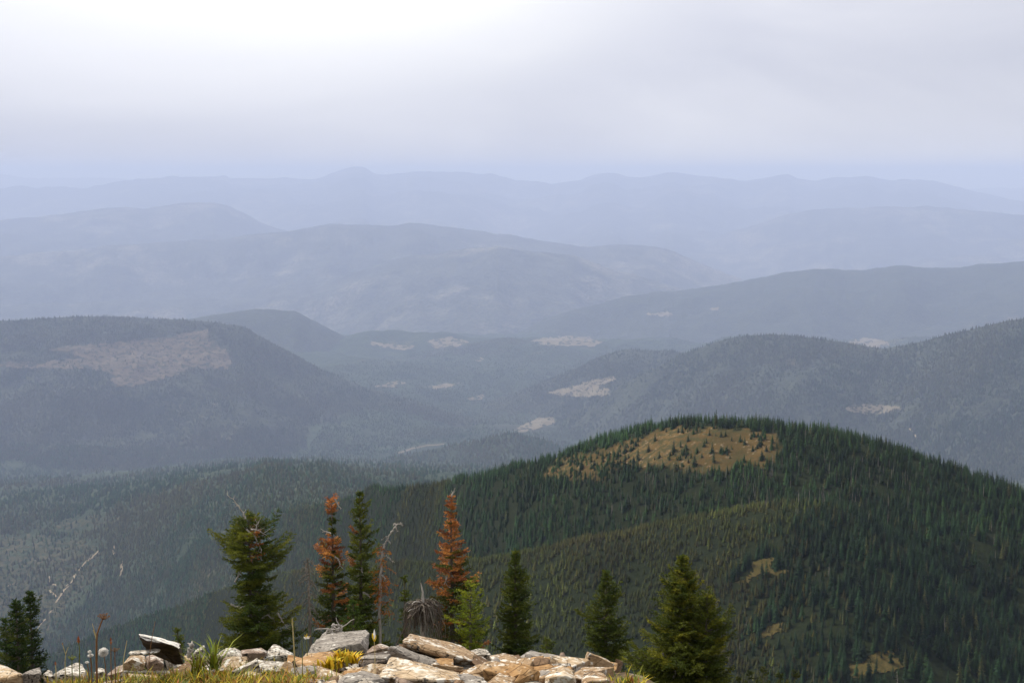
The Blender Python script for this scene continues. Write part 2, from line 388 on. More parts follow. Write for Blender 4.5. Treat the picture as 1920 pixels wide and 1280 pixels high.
# draped sheets: meadows, clear-cuts, roads
def patch_mat(name, a, b, sc=0.03, trees=None):
    m = NT(name, 0.95, 0.05); P = m.pos()
    c = m.ramp(m.noise(P, sc, 5, 0.65), [(0.32, a), (0.68, b)])
    if trees:
        c = m.mix(m.ramp(m.noise(P, sc * 3.5, 3, 0.7), [(0.54, 0.0), (0.60, 1.0)]), c, trees)
    m.col(c); return m.m
M_FIELD = patch_mat("dry_meadow_grass", (0.11, 0.096, 0.066), (0.185, 0.162, 0.118), 0.012)
M_CUT = patch_mat("cleared_slope_soil", (0.058, 0.050, 0.034), (0.130, 0.106, 0.076), 0.011, (0.04, 0.042, 0.026))
M_OLDCUT = patch_mat("regrowing_cut_soil", (0.036, 0.042, 0.022), (0.078, 0.072, 0.046), 0.015, (0.025, 0.040, 0.018))
M_GLADE = patch_mat("glade_grass", (0.050, 0.042, 0.014), (0.092, 0.070, 0.024), 0.35, (0.045, 0.042, 0.018))
M_ROAD = patch_mat("pale_dirt_track", (0.17, 0.14, 0.10), (0.30, 0.25, 0.18), 0.05)
def patch(name, poly, mat, lift=2.0, step=1.5, rag=2.5, seed=0, holes=-9.0):
    p = np.array(poly, float); u0, v0 = p.min(0) - 3; u1, v1 = p.max(0) + 3
    nu = int((u1 - u0) / step) + 2; nv = int((v1 - v0) / (step * 0.5)) + 2
    U, V = np.meshgrid(np.linspace(u0, u1, nu), np.linspace(v0, v1, nv))
    a, r = hit(U.ravel(), V.ravel())
    r = r.reshape(U.shape); a = a.reshape(U.shape)
    z = hgt(a.ravel(), np.nan_to_num(r, nan=60.0).ravel()).reshape(U.shape) + lift
    ok = in_poly(U + rag * fbm(U / 9, V / 5, 3, 200 + seed), V + 0.6 * rag * fbm(U / 9, V / 5, 3, 300 + seed), poly) & ~np.isnan(r)
    ok &= fbm(U / 7, V / 3, 3, 400 + seed, 0.6) > holes
    P = np.stack([r * np.sin(a), r * np.cos(a), z], -1).reshape(-1, 3)
    idx = np.arange(U.size).reshape(U.shape)
    q = ok[:-1, :-1] & ok[:-1, 1:] & ok[1:, 1:] & ok[1:, :-1]
    rr = np.stack([r[:-1, :-1], r[:-1, 1:], r[1:, 1:], r[1:, :-1]], -1)
    q &= (rr.max(-1) - rr.min(-1)) < 0.03 * rr.min(-1)       # never bridge a skyline
    F = np.stack([idx[:-1, :-1], idx[1:, :-1], idx[1:, 1:], idx[:-1, 1:]], -1)[q]
    if not len(F): return None
    used, inv = np.unique(F, return_inverse=True)
    o = mesh_np(name, P[used], inv.reshape(-1, 4), mat, smooth_=True)
    return tag(o, kind='structure')
CUT = [(82,655),(130,648),(242,640),(300,634),(384,618),(402,640),(432,668),(433,690),(400,694),(362,690),(330,705),(262,722),(215,728),(205,700),(160,690),(90,692),(0,690),(-20,680),(60,682),(120,676),(150,668)]
patch("clearcut", CUT, M_CUT, 3, 2, 14, 1, -0.42)
FIELDS = [
 [(800,640),(830,632),(865,633),(883,642),(850,650),(812,652)], [(690,640),(740,645),(780,650),(760,657),(700,650)],
 [(995,638),(1040,630),(1100,630),(1133,640),(1110,650),(1060,650),(1020,648)], [(1590,640),(1620,634),(1660,638),(1672,650),(1630,652),(1600,646)],
 [(700,722),(740,716),(772,716),(745,725),(712,727)], [(795,726),(835,720),(870,718),(830,728),(805,731)], [(870,748),(905,740),(914,746),(890,752)],
 [(893,674),(908,671),(912,677),(897,679)], [(962,806),(985,795),(1012,783),(1040,783),(1042,794),(1010,806),(975,812)],
 [(1020,738),(1060,728),(1110,712),(1150,706),(1158,714),(1120,722),(1145,730),(1140,742),(1090,744),(1050,742)],
 [(1578,764),(1620,758),(1680,760),(1702,766),(1660,776),(1620,778),(1590,772)], [(1205,590),(1240,584),(1270,590),(1240,596)],
 [(1330,576),(1352,577),(1350,582),(1335,582)]]
for k, q in enumerate(FIELDS): patch("meadow", q, M_FIELD, 3, 1.0, 6, 10 + k, -0.33)
patch("valley_road", [(742,850),(770,840),(800,834),(834,832),(834,834),(800,837),(772,843),(748,852)], M_FIELD, 3, 0.8, 1, 40)
patch("clearcut", [(-30,1010),(60,1000),(150,1012),(196,1030),(186,1075),(150,1110),(120,1150),(80,1195),(-30,1205)], M_OLDCUT, 2, 2, 30, 2, -0.25)
patch("clearcut", [(60,992),(110,978),(160,962),(205,962),(236,978),(190,990),(150,1000),(90,1006)], M_OLDCUT, 2, 1.6, 26, 3, -0.1)
GLADES = [[(1408,1078),(1412,1056),(1430,1048),(1450,1046),(1446,1066),(1470,1068),(1480,1074),(1455,1078),(1430,1074),(1400,1092),(1370,1098)],
          [(1424,1190),(1440,1176),(1468,1166),(1468,1180),(1445,1192),(1426,1198)],
          [(1590,1248),(1620,1238),(1640,1222),(1668,1222),(1690,1240),(1692,1256),(1660,1262),(1630,1262),(1622,1272),(1596,1272)]]
for k, q in enumerate(GLADES): patch("glade", q, M_GLADE, 0.35, 1.0, 8, 50 + k)

def track(name, pts, width, mat=M_ROAD, lift=3.2):
    p = np.array(pts, float)
    s = np.concatenate([[0], np.cumsum(np.hypot(*np.diff(p, axis=0).T))])
    q = np.arange(0, s[-1], 2.0); u = np.interp(q, s, p[:, 0]); v = np.interp(q, s, p[:, 1])
    u = u + 1.5 * fbm(q / 14, q * 0, 3, 5); v = v + 1.2 * fbm(q / 12, q * 0 + 9, 3, 6)
    a, r = hit(u, v); ok = ~np.isnan(r); a, r = a[ok], r[ok]
    x, y = r * np.sin(a), r * np.cos(a)
    t = np.stack([np.gradient(x), np.gradient(y)], -1); t /= np.linalg.norm(t, axis=1)[:, None] + 1e-9
    w = 0.75 * width * (0.7 + 0.5 * np.abs(vnoise(q[ok] / 6, q[ok] * 0, 8)))[:, None]
    nrm = np.stack([-t[:, 1], t[:, 0]], -1) * w * 0.5
    V = []
    for sgn in (-1, 1):
        xx, yy = x + sgn * nrm[:, 0], y + sgn * nrm[:, 1]
        V.append(np.stack([xx, yy, hgt(np.arctan2(xx, yy), np.hypot(xx, yy)) + lift], -1))
    n = len(x); P = np.concatenate(V); i = np.arange(n - 1)
    return tag(mesh_np(name, P, np.stack([i, i + 1, i + 1 + n, i + n], -1), mat), kind='structure')
ROADS = [([(66,1186),(74,1174),(86,1162)],11),([(92,1152),(98,1144)],10),([(104,1132),(112,1120),(120,1108),(128,1100)],12),([(124,1100),(134,1092),(141,1084),(140,1078)],11),
         ([(147,1072),(154,1062),(163,1052)],9),([(163,1055),(172,1046),(184,1036)],12),([(92,1082),(94,1094),(106,1100)],7),([(92,1108),(100,1114),(106,1122)],7),
         ([(212,1024),(214,1040)],10),([(228,1056),(228,1072),(226,1080)],11),([(14,1100),(32,1092)],8),([(1704,804),(1714,812),(1718,822)],9)]
for pts, w in ROADS: track("dirt_track", pts, w)

# ------------------------------------------------------------------ forests on the hills
def foliage_mat(name, vary=0.25, transl=0.15):
    m = NT(name, 0.85, 0.1)
    c = m.attr('tint', 'INSTANCER')
    oi = m.n('ShaderNodeObjectInfo')
    k = m.math('MULTIPLY_ADD', oi.outputs['Random'], vary * 2); m.t.nodes[-1].inputs[2].default_value = 1 - vary
    x = m.n('ShaderNodeVectorMath', operation='SCALE'); m.l(c, x.inputs[0]); m.l(k, x.inputs['Scale'])
    m.col(x.outputs[0])
    return m.m
M_TREE = foliage_mat("conifer_needles")
M_BARK = NT("conifer_bark", 0.9, 0.1); M_BARK.col(M_BARK.ramp(M_BARK.noise(M_BARK.pos(), 6.0), [(0.3, (0.07, 0.055, 0.042)), (0.7, (0.15, 0.125, 0.10))])); M_BARK = M_BARK.m
M_SNAG = NT("weathered_grey_wood", 0.9, 0.1); M_SNAG.col(M_SNAG.ramp(M_SNAG.noise(M_SNAG.pos(), 0.8), [(0.3, (0.08, 0.072, 0.065)), (0.7, (0.18, 0.165, 0.15))])); M_SNAG = M_SNAG.m

def hill_tree(seed, lev=12, per=7, rad=0.17, low=0.06, power=0.85, gap=0.0):
    """unit-high conifer: whorls of drooping boughs round a thin stem"""
    g = np.random.default_rng(seed); V = []; F = []; MI = []
    for s in range(4):
        a0 = s * math.pi / 2; b0 = (s + 1) * math.pi / 2; w = 0.011
        k = len(V); V += [(w * math.cos(a0), w * math.sin(a0), -0.06), (w * math.cos(b0), w * math.sin(b0), -0.06), (0, 0, 0.9)]
        F.append((k, k + 1, k + 2)); MI.append(1)
    for l in range(lev):
        t = low + (0.97 - low) * (l / (lev - 1)) ** 0.93
        rr = rad * (1 - t) ** power + 0.012
        n = max(4, int(per * (0.55 + 0.6 * (1 - t))))
        a0 = g.uniform(0, 6.28)
        for i in range(n):
            if g.random() < gap: continue
            a = a0 + (i + g.uniform(-.3, .3)) * 6.283 / n
            L = rr * g.uniform(0.6, 1.25); z = t + g.uniform(-.02, .02)
            dr = g.uniform(0.10, 0.45) * L * (1.2 - t) + 0.004; wd = L * g.uniform(.30, .46)
            ca, sa = math.cos(a), math.sin(a)
            k = len(V)
            m = 0.62
            V += [(0.0, 0.0, z + 0.030), (L * m * ca - wd * sa, L * m * sa + wd * ca, z - dr * .75), (L * ca, L * sa, z - dr + .012 * g.uniform(-1, 1)), (L * m * ca + wd * sa, L * m * sa - wd * ca, z - dr * .75), (L * m * ca, L * m * sa, z - dr * .25 + .012)]
            F += [(k, k + 1, k + 4), (k + 1, k + 2, k + 4), (k + 2, k + 3, k + 4), (k + 3, k, k + 4)]; MI += [0] * 4
    k = len(V); V += [(0.006, 0, .94), (-.003, .005, .94), (-.003, -.005, .94), (0, 0, 1.0)]
    F += [(k, k + 1, k + 3), (k + 1, k + 2, k + 3), (k + 2, k, k + 3)]; MI += [0] * 3
    return np.array(V), np.array(F), MI
def far_tree(seed, rad=0.2, tiers=4, n=6):
    g = np.random.default_rng(seed); V = []; F = []
    for l in range(tiers):
        z0 = 0.02 + 0.8 * l / tiers; z1 = min(1.0, z0 + 0.95 / tiers + 0.22); rr = rad * (1 - 0.8 * l / tiers)
        k = len(V); V.append((0, 0, z1))
        for i in range(n):
            a = (i + g.uniform(-.3, .3)) * 6.283 / n; r_ = rr * g.uniform(0.7, 1.2)
            V.append((r_ * math.cos(a), r_ * math.sin(a), z0 + g.uniform(-.03, .03)))
        F += [(k, k + 1 + i, k + 1 + (i + 1) % n) for i in range(n)]
    return np.array(V), np.array(F), [0] * len(F)
def snag(seed):
    g = np.random.default_rng(seed); V = []; F = []
    def stick(p, q, w):
        p, q = np.array(p), np.array(q); d = q - p; s = np.cross(d, (0.3, 0.5, 0.1)); s /= np.linalg.norm(s); t = np.cross(d, s); t /= np.linalg.norm(t)
        k = len(V); V.extend([p + s * w, p - s * w * .5 + t * w, p - s * w * .5 - t * w, q]); F.extend([(k, k + 1, k + 3), (k + 1, k + 2, k + 3), (k + 2, k, k + 3)])
    stick((0, 0, -.05), (g.uniform(-.02, .02), g.uniform(-.02, .02), 1), 0.018)
    for i in range(12):
        z = g.uniform(.3, .95); a = g.uniform(0, 6.28); L = .10 * (1.15 - z) + .02
        stick((0, 0, z), (L * math.cos(a), L * math.sin(a), z - g.uniform(0, .04)), 0.006)
    return np.array(V), np.array(F), [0] * len(F)

def proto(name, vfm, mats):
    v, f, mi = vfm
    return mesh_np(name, v, f, mats=mats, midx=mi, link=False)
PRO = [proto("conifer", hill_tree(1, 13, 8, .165), [M_TREE, M_BARK]), proto("conifer", hill_tree(2, 14, 7, .135, .10), [M_TREE, M_BARK]),
       proto("conifer", hill_tree(3, 12, 8, .195, .03, .75), [M_TREE, M_BARK]), proto("conifer", hill_tree(4, 13, 7, .12, .22, .6, .15), [M_TREE, M_BARK]),
       proto("snag", snag(5), [M_SNAG]), proto("snag", snag(6), [M_SNAG])]
FPRO = [proto("conifer", far_tree(11, .19), [M_TREE]), proto("conifer", far_tree(12, .15, 4, 5), [M_TREE]), proto("conifer", far_tree(13, .24, 3, 6), [M_TREE])]

def scatter_group(name, protos):
    ng = bpy.data.node_groups.new(name, 'GeometryNodeTree')
    ng.interface.new_socket('Geometry', in_out='INPUT', socket_type='NodeSocketGeometry')
    ng.interface.new_socket('Geometry', in_out='OUTPUT', socket_type='NodeSocketGeometry')
    N, L = ng.nodes, ng.links
    gi = N.new('NodeGroupInput'); go = N.new('NodeGroupOutput')
    g2i = N.new('GeometryNodeGeometryToInstance')
    for o in reversed(protos):
        oi = N.new('GeometryNodeObjectInfo'); oi.inputs['Object'].default_value = o
        L.new(oi.outputs['Geometry'], g2i.inputs[0])
    iop = N.new('GeometryNodeInstanceOnPoints'); iop.inputs['Pick Instance'].default_value = True
    def named(n, ty):
        a = N.new('GeometryNodeInputNamedAttribute'); a.data_type = ty; a.inputs['Name'].default_value = n; return a.outputs['Attribute']
    L.new(gi.outputs[0], iop.inputs['Points']); L.new(g2i.outputs[0], iop.inputs['Instance'])
    L.new(named('pick', 'INT'), iop.inputs['Instance Index'])
    L.new(named('turn', 'FLOAT_VECTOR'), iop.inputs['Rotation']); L.new(named('size', 'FLOAT_VECTOR'), iop.inputs['Scale'])
    L.new(iop.outputs[0], go.inputs[0])
    return ng
NG_NEAR = scatter_group("hill_forest_scatter", PRO); NG_FAR = scatter_group("distant_forest_scatter", FPRO)
def forest(name, ng, P, size, turn, pick, tint, label, cat='forest'):
    o = mesh_np(name, P, np.zeros((0, 3), int), attrs={'size': ('FLOAT_VECTOR', size), 'turn': ('FLOAT_VECTOR', turn), 'pick': ('INT', pick), 'tint': ('FLOAT_COLOR', tint)})
    md = o.modifiers.new("scatter", 'NODES'); md.node_group = ng
    return tag(o, label, cat, kind='stuff')

GREEN = np.array([0.025, 0.052, 0.014]); TEAL = np.array([0.018, 0.042, 0.016]); OLIVE = np.array([0.052, 0.066, 0.014]); BROWN = np.array([0.066, 0.060, 0.017])
def mixc(a, b, t): return a[None, :] * (1 - t[:, None]) + b[None, :] * t[:, None]

def hill_forest():
    g = np.random.default_rng(21)
    n = 340000
    a = g.uniform(R(-21.5), R(22), n); r = HS * np.sqrt(g.uniform(1290 ** 2, 4300 ** 2, n))
    # thin out with distance: full density on the near faces only
    keep = g.random(n) < np.where(r < 2050 * HS, 1.0, np.clip(1.0 - (r / HS - 2050) / 2600, 0.35, 1))
    a, r = a[keep], r[keep]
    z = hgt(a, r); x, y = r * np.sin(a), r * np.cos(a); rid = ridge_at(a, r)
    u, v = project(np.stack([x, y, z], -1))
    zone = fbm(x / 160, y / 160, 4, 401); zone2 = fbm(x / 54, y / 54, 3, 402)
    # dense young stand on the spur, older tall trees towards the steep side
    old = smooth(u + 150 * zone + 40 * zone2, 1400, 1720)
    young = ((rid == 1) & (g.random(len(a)) > old)).astype(float)
    old = np.where(young > .5, 0, old)
    h = np.where(young > 0.5, g.uniform(6.0, 9.0, len(a)), g.uniform(9.5, 15.5, len(a)))
    h = h * (1 - old) + old * g.uniform(12, 22, len(a)) * np.where(v < 960, .78, 1.0)
    h = HS * h * (1 + 0.22 * zone2) * g.choice([.7, 1.0, 1.12], len(a), p=[.25, .55, .2])
    emer = g.random(len(a)) < 0.025; h = np.where(emer, h * 1.3, h)
    keep = (rid <= 1) & sees(a, r, z + h) & (v - 2667 * h / r < 1300)
    # density: spacing goes with tree size
    keep &= g.random(len(a)) < np.clip((9.0 * HS / h) ** 1.1, 0.2, 1)
    # bald summit and glades
    nu, nv = u + 34 * fbm(x / 16, y / 16, 4, 91), v + 12 * fbm(x / 16, y / 16, 4, 92)
    bare = in_poly(nu, nv, BALD) & (rid == 0)
    open_top = in_poly(u, v, [(1235, 800), (1480, 790), (1480, 870), (1350, 892), (1180, 880), (1190, 835)])
    crest_line = in_poly(u, v, [(1180, 780), (1180, 816), (1290, 800), (1300, 797), (1480, 806), (1480, 770)])
    shrubby = in_poly(u, v, [(1000, 895), (1060, 850), (1300, 790), (1420, 800), (1350, 835), (1230, 850), (1130, 905)])
    clump = fbm(x / 11, y / 11, 3, 421) + .5 * fbm(x / 30, y / 30, 2, 422)
    lone = (g.random(len(a)) < np.where(clump > .14, .6, 0)) | (g.random(len(a)) < np.where(open_top, 0.022, np.where(shrubby, 1.0, 0.14)) * (0.5 + 1.5 * (zone2 > 0)))
    keep &= ~bare | lone | (crest_line & (g.random(len(a)) < 0.75))
    h = np.where(bare & lone & ~crest_line, h * g.uniform(.45, .85, len(a)), h)
    for q in GLADES: keep &= ~in_poly(u, v, q) | (g.random(len(a)) < .08)
    for q in GLADES:       # the slope just below a glade keeps low so that the opening shows
        low = in_poly(u, v - 6, q) & ~in_poly(u, v, q); h = np.where(low, np.minimum(h, 4.5), h)
    keep &= (fbm(x / 13, y / 13, 3, 431) > -.34) | (g.random(len(a)) < .25)      # gaps in the canopy
    edge = np.zeros(len(a), bool)
    for q in GLADES: edge |= in_poly(u + 8, v + 14, q) | in_poly(u - 14, v + 6, q) | in_poly(u + 22, v + 2, q)
    for q in GLADES: edge &= ~in_poly(u, v, q)
    h = np.where(edge, np.maximum(h, HS * g.uniform(14, 19, len(a))), h); young = np.where(edge, 0, young)
    a, r, z, x, y, u, v, h, zone, zone2, old, young, bare, rid = [q[keep] for q in (a, r, z, x, y, u, v, h, zone, zone2, old, young, bare, rid)]
    m = len(a)
    tint = mixc(GREEN, TEAL, smooth(zone + g.normal(0, .25, m), -.3, .4))
    tint = np.where((young > .5)[:, None], mixc(OLIVE, BROWN, smooth(zone2 + zone + g.normal(0, .25, m), -.2, .9)), tint)
    tint = tint * (1 - .25 * old[:, None])
    brown_patch = smooth(fbm(x / 84, y / 84, 3, 409), .18, .5) * (rid == 0) * (u < 1000)
    tint = tint * (1 - .7 * brown_patch[:, None]) + BROWN[None] * .8 * .7 * brown_patch[:, None]
    stand = fbm(x / 60, y / 60, 3, 441) + .6 * fbm(x / 14, y / 14, 2, 442)
    tint = tint * (1 + .55 * np.clip(stand, -.8, .9))[:, None]
    yel = g.random(m) < .06; tint[yel] = tint[yel] * .4 + np.array([0.060, 0.055, 0.018]) * .6
    tint *= (g.uniform(.55, 1.45, m) * np.where(g.random(m) < .06, 1.6, 1.0))[:, None]
    wid = h * g.uniform(.9, 1.5, m); wid = np.where(bare, wid * 1.5, wid); wid = np.where(young > .5, wid * 1.25, wid)
    pick = g.choice([0, 1, 2, 3], m, p=[.36, .3, .16, .18])
    sn_p = np.where(in_poly(u, v, [(1120, 900), (1300, 880), (1500, 860), (1720, 880), (1760, 960), (1500, 945), (1300, 965), (1120, 1000)]), .20, .014)
    sn = (g.random(m) < sn_p) & ~bare; pick = np.where(sn, g.integers(4, 6, m), pick)
    size = np.stack([wid, wid, h], -1); turn = np.stack([g.normal(0, .03, m), g.normal(0, .03, m), g.uniform(0, 6.28, m)], -1)
    P = np.stack([x, y, z - 0.12], -1)
    # the trees one can pick out on the open top
    spots = [(1335,848,22),(1338,866,26),(1302,872,26),(1263,846,24),(1276,838,16),(1396,832,16),(1447,838,18),(1456,840,16),(1320,836,14),(1290,826,16),(1255,862,16),(1236,858,14),(1408,822,14),(1372,826,12),(1352,818,13),(1330,816,14),(1428,826,15),(1216,846,18),(1300,812,14),(1196,862,26),(1150,872,24),(1090,880,26),(1072,866,24),(1048,872,26),(1130,858,18),(1108,866,20),(1172,848,22),(1228,826,18)]
    sa, sr = hit([q[0] for q in spots], [q[1] for q in spots]); sz = hgt(sa, sr); sh = np.array([q[2] for q in spots]) * sr / 2667
    P = np.concatenate([P, np.stack([sr * np.sin(sa), sr * np.cos(sa), sz - .1], -1)]); ns = len(spots)
    size = np.concatenate([size, np.stack([sh * 1.5, sh * 1.5, sh], -1)]); turn = np.concatenate([turn, np.stack([0 * sh, 0 * sh, np.arange(ns) * 1.7], -1)])
    pick = np.concatenate([pick, np.arange(ns) % 3]); tint = np.concatenate([tint, np.tile(np.array([.024, .042, .014]), (ns, 1))])
    bare = np.concatenate([bare, np.ones(ns, bool)]); h = np.concatenate([h, sh]); r = np.concatenate([r, sr]); u = np.concatenate([u, [q[0] for q in spots]]); v = np.concatenate([v, [q[1] for q in spots]]); m += ns
    # the 300 that show largest are single trees
    show = h / r * 2667
    inframe = (u > 6) & (u < 1914) & (v < 1275) & (v - show > 0)
    lone_i = np.where(bare & (pick < 4) & inframe)[0]; lone_i = lone_i[np.argsort(-show[lone_i])][:70]
    rest = np.where(~bare & (pick < 4) & inframe)[0]; rest = rest[np.argsort(-show[rest])][:230]
    single = np.zeros(m, bool); single[lone_i] = True; single[rest] = True
    for i in np.concatenate([rest, lone_i]):
        src = PRO[pick[i]]
        o = bpy.data.objects.new("conifer_tree", src.data); COL.objects.link(o)
        o.location = P[i]; o.rotation_euler = turn[i]; o.scale = size[i]
        o["tint"] = [float(c) for c in tint[i]]
        if bare[i]: tag(o, "small lone conifer standing on the tawny bald top of the forested hill", "tree", "lone conifers on the bald hilltop")
        else: tag(o, "tall dark conifer rising above its neighbours on the steep forested hillside", "tree", "tallest conifers on the hillside")
    s = ~single
    forest("hillside_forest", NG_NEAR, P[s], size[s], turn[s], pick[s], tint[s], "dense conifer forest covering the rounded hill and its spur")
    print("hill trees", m)
hill_forest()

def screen_forest(name, n, poly, ids, hlo, hhi, cols, seed, label, skip=(), wide=1.2):
    """a far wood: trees stand where the photo shows wooded ground"""
    g = np.random.default_rng(seed); p = np.array(poly, float)
    u = g.uniform(p[:, 0].min(), p[:, 0].max(), n); v = g.uniform(p[:, 1].min(), p[:, 1].max(), n)
    k = in_poly(u, v, poly)
    for q, pr in skip: k &= ~in_poly(u + g.normal(0, 2, n), v + g.normal(0, 1, n), q) | (g.random(n) < pr)
    u, v = u[k], v[k]
    a, r = hit(u, v); ok = ~np.isnan(r); a, r, u, v = a[ok], r[ok], u[ok], v[ok]
    ok = np.isin(ridge_at(a, r), ids) & (r > 4300 * HS * .97); a, r = a[ok], r[ok]
    z = hgt(a, r); m = len(a); x, y = r * np.sin(a), r * np.cos(a)
    zone = fbm(x / 600, y / 600, 4, seed); z2 = fbm(x / 165, y / 165, 3, seed + 1)
    keep = (z2 + zone * .6 + g.normal(0, .25, m)) > -.45
    a, r, z, x, y, zone, z2 = [q[keep] for q in (a, r, z, x, y, zone, z2)]; m = len(a)
    h = KS * g.uniform(hlo, hhi, m) * (1 + .2 * z2) * np.clip(r / (4200 * KS), .32, 1)
    t = mixc(np.array(cols[0]), np.array(cols[1]), smooth(zone + g.normal(0, .3, m), -.4, .5))
    t = t * g.uniform(.6, 1.4, m)[:, None]
    w = h * wide * g.uniform(.8, 1.3, m)
    forest(name, NG_FAR, np.stack([x, y, z - .3], -1), np.stack([w, w, h], -1), np.stack([m * [0], m * [0], g.uniform(0, 6.28, m)], -1), g.integers(0, 3, m), t, label)
    print(name, m)
VAL = [(-40, 832), (200, 836), (420, 846), (760, 830), (960, 800), (1060, 830), (1100, 900), (900, 930), (760, 1030), (700, 1120), (600, 1290), (-40, 1290)]
SK = [(q, .12) for q in FIELDS] + [(CUT, .10)] + [([(0, 1000), (200, 1010), (190, 1090), (110, 1190), (-40, 1200), (-40, 1000)], .25), ([(70, 990), (190, 955), (230, 975), (150, 1005)], .2), ([(735, 853), (770, 835), (836, 829), (836, 842), (772, 850)], .1)]
screen_forest("valley_forest", 78000, VAL, [-1, 2, 0, 1, 3, 15], 9, 16, [(0.012, 0.040, 0.015), (0.042, 0.046, 0.018)], 501, "mixed conifer forest on the valley floor below the clear-cut mountain", SK)
screen_forest("lowland_forest", 26000, [(600, 690), (760, 665), (900, 640), (960, 628), (1060, 650), (1180, 690), (1150, 800), (1060, 835), (960, 800), (760, 830), (560, 870), (640, 740)], [-1, 4, 5, 6], 8, 12, [(0.014, 0.030, 0.014), (0.040, 0.046, 0.022)], 561, "hazy conifer woods on the rolling valley bottom between the mountains", SK)
screen_forest("mountain_forest", 52000, [(-40, 585), (470, 585), (700, 720), (1060, 822), (950, 860), (500, 880), (-40, 880)], [3], 10, 15, [(0.015, 0.030, 0.014), (0.040, 0.044, 0.022)], 521, "hazy conifer forest on the flat-topped mountain around its clear-cut", SK)
screen_forest("slope_forest", 46000, [(980, 720), (1170, 645), (1440, 615), (1660, 640), (1960, 585), (1960, 960), (1600, 830), (1300, 790), (1100, 830), (1040, 800)], [6, 7, -1], 10, 15, [(0.014, 0.030, 0.014), (0.040, 0.046, 0.022)], 541, "hazy conifer forest on the long mountain slope behind the hill", SK)

# ------------------------------------------------------------------ summit ground
PR = [0, 3, 6, 7.8, 10, 14, 24, 34, 45, 58, 80]
PZ = [0, -.2, -.55, -1.10, -2.05, -3.8, -7.4, -11.0, -15.6, -23.6, -38.0]
def gz(x, y):
    x = np.asarray(x, float); y = np.asarray(y, float)
    r = np.hypot(x, y); az = np.arctan2(x, y)
    f = smooth(np.cos(az), -0.3, 0.6)
    z = np.interp(r, PR, PZ) * f - (1 - f) * 0.12 * r
    z = z - 0.45 * np.clip(az - 0.088, 0, 1.2) * np.minimum(r, 30) * f
    z = z + 0.03 * fbm(x / .35, y / .35, 3, 601) + 0.25 * smooth(r, 9, 20) * fbm(x / 4, y / 4, 3, 602)
    return z
def ground_r(u, v, rmin=5.0, rmax=9.0):
    """distance at which a photo pixel's ray meets the summit ground"""
    rr = np.linspace(rmin, rmax, 160); p = pix_point(np.full(160, u), np.full(160, v), rr)
    d = p[:, 2] - gz(p[:, 0], p[:, 1]); k = np.where(d <= 0)[0]
    return float(rr[k[0]]) if len(k) else None
def soil():
    m = NT("stony_soil", 0.95, 0.1); P = m.pos()
    c = m.ramp(m.noise(P, 5, 5, .65), [(.3, (.045, .030, .018)), (.5, (.12, .085, .05)), (.7, (.24, .19, .13))])
    c = m.mix(m.ramp(m.noise(P, 1.3, 4), [(.45, 0.0), (.6, 1.0)]), c, (.07, .075, .025))
    m.col(c).bump(m.noise(P, 22, 5, .7), .8, .03); return m.m
def near_ground():
    s = np.sinh(np.linspace(-4.2, 4.2, 150)); xs = s / s.max() * 68
    t = np.linspace(0, 1, 190); ys = -30 + 36.5 * t[:70] / t[69]; ys = np.concatenate([ys[:-1], np.linspace(6.5, 12, 60), 12 * (66 / 12) ** np.linspace(0.02, 1, 50)])
    Xg, Yg = np.meshgrid(xs, ys); Z = gz(Xg, Yg)
    i = np.arange(Xg.size).reshape(Xg.shape)
    F = np.stack([i[:-1, :-1], i[:-1, 1:], i[1:, 1:], i[1:, :-1]], -1).reshape(-1, 4)
    tag(mesh_np("summit_ground", np.stack([Xg, Yg, Z], -1).reshape(-1, 3), F, soil(), smooth_=True), kind='structure')
near_ground()

